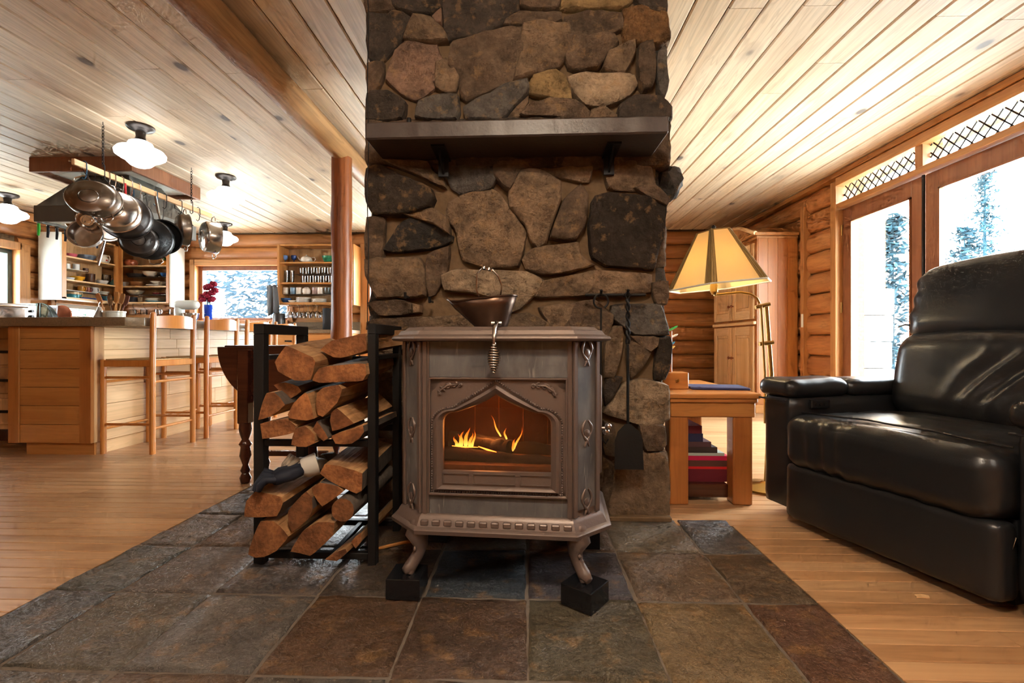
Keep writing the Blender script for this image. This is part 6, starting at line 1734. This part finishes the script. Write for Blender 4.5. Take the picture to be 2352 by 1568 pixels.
tag(MB().box(-.002, .002, -.09, .09, 0, .17, T((0, 0, 0), 0, math.radians(14), 0)).build('letter', 'matte', color=S(224, 224, 228), loc=(.735 - .055, 2.60, TZ + .20)), 'white letter leaning out of the organizer', 'letter')

# ================================================================== brass reading lamp
base = Vector((1.262, 2.56, 0))
lp = empty('floor_lamp', base, 0, 'brass swing arm floor lamp with a pleated tan shade', 'floor lamp')
MB().lathe([(.001, 0), (.125, 0), (.13, .012), (.11, .022), (.03, .03), (.02, .04), (.001, .04)], 28).build('base', 'brass', lp, smooth=40)
def lpt(px_, py_, dz=0.): 
    return PY(px_, py_, base.y + dz) - base
pA, pB = lpt(1772, 858), lpt(1760, 700)
MB().tube([(0, 0, .03), pA, pB], .0105, 12).build('pole', 'brass', lp)
pC, pD = lpt(1757, 858, -.02), lpt(1748, 700, -.02)
MB().tube([(pC.x, pC.y, .35), pC, pD], .0065, 10).build('slide_rod', 'brass', lp)
for (x0, y0, x1, y1) in ((1735, 706, 1768, 698), (1744, 790, 1776, 786)):
    MB().cyl(lpt(x0, y0, -.01), lpt(x1, y1, -.01), .011, n=12).build('clamp', 'brass', lp)
arm = [lpt(1745, 697, -.02), lpt(1738, 684, -.02), lpt(1724, 675, -.02), lpt(1700, 671, -.02), lpt(1660, 675, -.02), lpt(1640, 677, -.02)]
MB().tube(arm, .0065, 10).build('arm', 'brass', lp)
sk = lpt(1640, 672, -.02)
MB().lathe([(.001, -.012), (.012, -.01), (.016, 0), (.02, .004), (.02, .04), (.014, .05), (.001, .05)], 16, Matrix.Translation(sk)).build('socket', 'brass', lp, smooth=40)
shd = empty('lamp_shade', (0, 0, 0)); shd.parent = lp
def shade_mat():
    m_, nt, b = new_mat('tan parchment shade')
    b.inputs['Base Color'].default_value = S(224, 206, 164); b.inputs['Roughness'].default_value = .8
    out = nt.nodes['Material Output']
    tr = nt.nodes.new('ShaderNodeBsdfTranslucent'); tr.inputs[0].default_value = S(240, 214, 164)
    mx = nt.nodes.new('ShaderNodeMixShader'); mx.inputs[0].default_value = .5
    L(nt, b.outputs[0], mx.inputs[1]); L(nt, tr.outputs[0], mx.inputs[2]); L(nt, mx.outputs[0], out.inputs[0]); return m_
M['parch'] = shade_mat()
M['pleat'] = plain('tan pleat', S(142, 116, 68), .8)
M['bulb'] = plain('lit bulb', S(255, 250, 240), .3, emit=(1, .80, .50, 1), estr=22.)
sc0 = lpt(1652, 657, -.03); 
tilt = math.atan2(668 - 642, 1777 - 1528) * .9
R0, R1, HS = .268, .092, .285
SM = Matrix.Translation(sc0) @ Euler((0, -tilt, 0)).to_matrix().to_4x4()
nside = 6; a0 = math.radians(0)
def sp(k, r, z): a = a0 + 2 * math.pi * k / nside; return SM @ Vector((r * math.cos(a), r * math.sin(a), z))
for k in range(nside):
    A, B, C_, D_ = sp(k, R0, 0), sp(k + 1, R0, 0), sp(k + 1, R1, HS), sp(k, R1, HS)
    n_ = (B - A).cross(D_ - A).normalized()
    if n_.dot(A - sc0) < 0: n_ = -n_
    ins = .13
    MB().prism([A, B, C_, D_], -n_ * .0015).build('panel', 'parch', shd, smooth=0)
    for j in range(3):
        t0, t1 = ins * j / 3, ins * (j + .8) / 3
        for (u0, u1) in ((t0, t1), (1 - t1, 1 - t0)):
            MB().prism([A.lerp(B, u0), A.lerp(B, u1), D_.lerp(C_, u1), D_.lerp(C_, u0)], n_ * .003).build('pleat', 'pleat', shd, smooth=0)
    MB().tube([A, B], .0045, 6).build('lower_trim', 'white', shd)
    MB().tube([D_, C_], .0035, 6).build('upper_trim', 'pleat', shd)
MB().lathe([(.001, -.03), (.02, -.024), (.03, 0), (.024, .022), (.012, .04), (.001, .042)], 14, Matrix.Translation(sk + Vector((0, 0, .10)))).build('bulb', 'bulb', lp, smooth=60)
MB().tube([sk + Vector((0, 0, .05)), SM @ Vector((0, 0, HS + .02))], .003, 6).build('harp', 'brass', lp)
MB().lathe([(.001, 0), (.008, .004), (.012, .012), (.006, .02), (.001, .022)], 10, SM @ Matrix.Translation((0, 0, HS + .015))).build('finial', 'iron', lp, smooth=60)
for k in range(0, nside, 2): MB().tube([SM @ Vector((0, 0, HS)), sp(k, R1, HS)], .002, 5).build('spider', 'brass', shd)

# ================================================================== pine armoire in the corner
AX0, AX1, AY0, AY1, AZ = 2.475, 2.93, 5.25, 6.42, 1.90
ar = empty('armoire', (0, 0, 0), label='tall pine armoire with panelled doors and an arched cornice', cat='wardrobe')
MB().box(AX0 + .02, AX1, AY0, AY1, .06, AZ).build('body', 'armo', ar, smooth=0)
MB().box(AX0, AX1, AY0 - .01, AY1 + .01, 0, .09).build('plinth', 'pine', ar, bevel=.004, smooth=0)
for z0, z1, g in ((AZ, AZ + .03, .012), (AZ + .03, AZ + .065, .035)):
    MB().box(AX0 + .02 - g, AX1, AY0 - g, AY1 + g, z0, z1).build('cornice', 'trimx', ar, bevel=.006, smooth=0)
n_ = 20
pts = [(AX0, lerp(AY0 - .03, AY1 + .03, i / n_), AZ + .06 + .17 * math.sin(math.pi * i / n_) ** 1.2) for i in range(n_ + 1)]
MB().prism(pts + [(AX0, AY1 + .03, AZ + .05), (AX0, AY0 - .03, AZ + .05)], (AX1 - AX0, 0, 0)).build('bonnet', 'trimx', ar, smooth=30)
MB().tube([(p[0] - .012, p[1], p[2] - .005) for p in pts], .022, 8).build('bonnet_moulding', 'pale', ar, smooth=60)
ym = (AY0 + AY1) / 2
for z0, z1, kn_ in ((.12, .95, .58), (1.03, 1.86, 1.2)):
    for s_, (y0, y1) in enumerate(((AY0 + .04, ym - .012), (ym + .012, AY1 - .04))):
        d_ = empty('door', (0, 0, 0)); d_.parent = ar
        xs = AX0 - .004
        for bx in ((y0, y0 + .085, z0, z1), (y1 - .085, y1, z0, z1)): MB().box(xs, AX0 + .02, bx[0], bx[1], bx[2], bx[3]).build('stile', 'palez', d_, bevel=.003, smooth=0)
        for bx in ((y0 + .085, y1 - .085, z0, z0 + .10), (y0 + .085, y1 - .085, z1 - .10, z1)): MB().box(xs, AX0 + .02, bx[0], bx[1], bx[2], bx[3]).build('rail', 'pale', d_, bevel=.003, smooth=0)
        MB().box(xs + .012, AX0 + .02, y0 + .08, y1 - .08, z0 + .09, z1 - .09).build('panel', 'palez', d_, smooth=0)
        MB().box(xs + .004, xs + .014, y0 + .12, y1 - .12, z0 + .13, z1 - .13).build('raised_field', 'palez', d_, bevel=.006, smooth=0)
        yk = y1 - .03 if s_ == 0 else y0 + .03
        MB().lathe([(.001, 0), (.008, 0), (.008, .012), (.017, .02), (.015, .032), (.001, .036)], 12, T((xs, yk, kn_), 0, -math.pi / 2, 0)).build('knob', 'post', d_, smooth=50)
for z in (.985,): MB().box(AX0 - .014, AX0 + .02, AY0 + .01, AY1 - .01, z - .018, z + .018).build('mid_rail', 'pale', ar, bevel=.006, smooth=0)
for y0 in (AY0 + .03,):
    for k in range(4): MB().box(AX0 + .03 + k * .105, AX0 + .03 + k * .105 + .103, AY0 - .006, AY0 + .002, .10, AZ).build('side_board', 'armo', ar, bevel=.0012, smooth=0)
# board with a switch where the logs meet the wardrobe
bd_ = MB().box(XR - .045, XR + .03, 5.10, 5.16, 0, 2.2).build('trim_3', 'trim', bevel=.003, smooth=0); tag(bd_, kind='structure')
sw = MB().box(XR - .052, XR - .044, 5.10, 5.135, .93, 1.07).build('light_switch', 'white', bevel=.002, smooth=0); tag(sw, 'pale switch plate on the upright board by the armoire', 'switch')
# a scrap on the floorboards in front of the recliner
q = G(2118, 1372, 0)
tag(MB().prism([(-.02, -.004, .001), (.018, -.008, .001), (.022, .004, .002), (.0, .006, .006), (-.016, .008, .002)], (0, 0, .003)).build('wood_chip', 'pale', loc=(q.x, q.y, 0)), 'pale splinter of wood on the floorboards by the recliner', 'wood chip')
# ================================================================== outdoors
gnd = MB().box(-40, 40, -40, 40, -.6, -.4).build('ground_outside', 'snow' if 'snow' in M else 'white', smooth=0); tag(gnd, kind='structure')
M['needle'] = tinted('frosted needles', .9, 0, .1)
def conifer(loc, h, r, lb, seed, col):
    e = empty('fir_tree', loc, 0, lb, 'tree', 'fir trees outside')
    rr_ = random.Random(seed)
    MB().tube([(0, 0, 0), (0, 0, h)], [.05 * h / 4, .01], 6).build('trunk', 'needle', e, color=col)
    fm = MB()
    n = int(h * 55)
    for i in range(n):
        t = .12 + .88 * i / n
        z = h * t; rad = 1.5 * r * (1 - t) ** .8 + .08
        a = rr_.uniform(0, 6.28); ln_ = rad * rr_.uniform(.6, 1.15)
        if rr_.random() < .25: continue
        ca, sa = math.cos(a), math.sin(a)
        k = 7
        for j in range(k):
            f_ = (j + 1) / k
            c = Vector((ca * ln_ * f_, sa * ln_ * f_, z - .25 * ln_ * f_ * f_))
            for _ in range(2):
                q = Vector((rr_.uniform(-1, 1), rr_.uniform(-1, 1), rr_.uniform(-.7, .5))) * .10
                s_ = .05 * (1.2 - f_ * .5)
                d1 = Vector((rr_.uniform(-1, 1), rr_.uniform(-1, 1), rr_.uniform(-.5, .5))).normalized() * s_ * 1.6
                d2 = d1.cross(Vector((rr_.uniform(-1, 1), rr_.uniform(-1, 1), 1))).normalized() * s_ * .5
                p_ = c + q
                fm.add([p_ - d1, p_ + d2, p_ + d1, p_ - d2], [(0, 1, 2, 3)])
    fo_ = fm.build('foliage', 'needle', e, color=col, smooth=0, fix=False); fo_['kind'] = 'stuff'
BL = S(30, 54, 64)
def ray(px_, dist):
    p = P(px_, 784, dist); return Vector((p.x, p.y, -.4))
conifer(ray(2050, 7.2), 3.1, .55, 'slim frosted fir seen through the door beside the log wall', 1, BL)
conifer(ray(2215, 9.2), 3.4, .80, 'bushy frosted fir seen through the door behind the recliner', 2, BL)
conifer(ray(2262, 12.5), 6.2, .55, 'tall thin frosted fir rising behind the bushy one', 3, BL)
conifer(ray(2325, 15.), 3.0, .5, 'small distant frosted fir at the edge of the door glass', 4, BL)
# stone and timber porch pillar by the doors
pl_ = empty('porch_pillar', (3.95, 5.62, -.4), 0, 'timber post on a pale stone pier outside the glazed doors', 'pillar')
MB().box(-.10, .10, -.10, .10, 1.75, 3.2).build('timber', 'pale', pl_, smooth=0)
for k in range(6):
    MB().box(-.15 - .01 * (k % 2), .15 + .012 * (k % 3), -.15, .15, .30 * k - .02, .30 * k + .275).build('stone', 'stone', pl_, bevel=.02, seg=2, color=S(206, 202, 196))
# snow laden twigs beyond the kitchen window
tw = random.Random(5)
def twigs(name, cx, cz, wx, wz, Y, n, lb, col):
    e = empty(name, (cx, Y, -.4), 0, lb, 'shrub')
    st = MB(); lf = MB()
    for i in range(n):
        x_, z_ = tw.uniform(-wx, wx), tw.uniform(-wz, wz)
        a = tw.uniform(-.6, .9); ln_ = tw.uniform(.07, .28)
        p0 = Vector((x_, tw.uniform(-.5, .5), cz + .4 + z_)); d_ = Vector((math.cos(a), 0, math.sin(a) * .7)) * ln_
        lf.add([p0, p0 + d_ * .5 + Vector((0, 0, .026)), p0 + d_, p0 + d_ * .5 - Vector((0, .01, .026))], [(0, 1, 2, 3)])
    for k in range(9):
        x_ = lerp(-wx, wx, k / 8)
        pts = [(x_ * .3, 0, 0)] + [(x_ * (.3 + .7 * t) + tw.uniform(-.1, .1), tw.uniform(-.2, .2), (cz + .4 + wz) * t) for t in (.35, .6, .8, 1)]
        st.tube(pts, [.02, .014, .01, .007, .004], 5)
    so_ = st.build('stems', 'needle', e, color=col); so_['kind'] = 'stuff'
    lo_ = lf.build('leaves', 'needle', e, color=col, smooth=0, fix=False); lo_['kind'] = 'stuff'
twigs('snowy_shrub', -5.6, 1.75, 1.5, .85, 9.0, 1300, 'snow covered shrub filling the kitchen window', S(34, 48, 58))
M['leafg'] = tinted('green leaves', .8, 0, .2)
for k, (x_, y_, lb) in enumerate(((-9.6, 6.2, 'green bush outside the dark framed window'), (-8.6, 10.2, 'green bush outside the low strip window'))):
    e = empty('garden_bush', (x_, y_, -.4), 0, lb, 'bush')
    lf = MB(); r2 = random.Random(20 + k)
    for i in range(1500):
        v_ = Vector((r2.gauss(0, 1), r2.gauss(0, 1), r2.gauss(0, 1))).normalized() * r2.uniform(.7, 1.0)
        c = Vector((v_.x * 1.1, v_.y * 1.3, 1.4 + v_.z * 1.3))
        d1 = Vector((r2.uniform(-1, 1), r2.uniform(-1, 1), r2.uniform(-1, 1))).normalized() * .09; d2 = d1.cross(v_).normalized() * .045
        lf.add([c - d1, c + d2, c + d1, c - d2], [(0, 1, 2, 3)])
    lo_ = lf.build('leaves', 'leafg', e, color=S(30, 62, 50), smooth=0, fix=False); lo_['kind'] = 'stuff'
    MB().tube([(0, 0, 0), (0, 0, 1.4)], .05, 6).build('stem', 'needle', e, color=S(70, 60, 50))
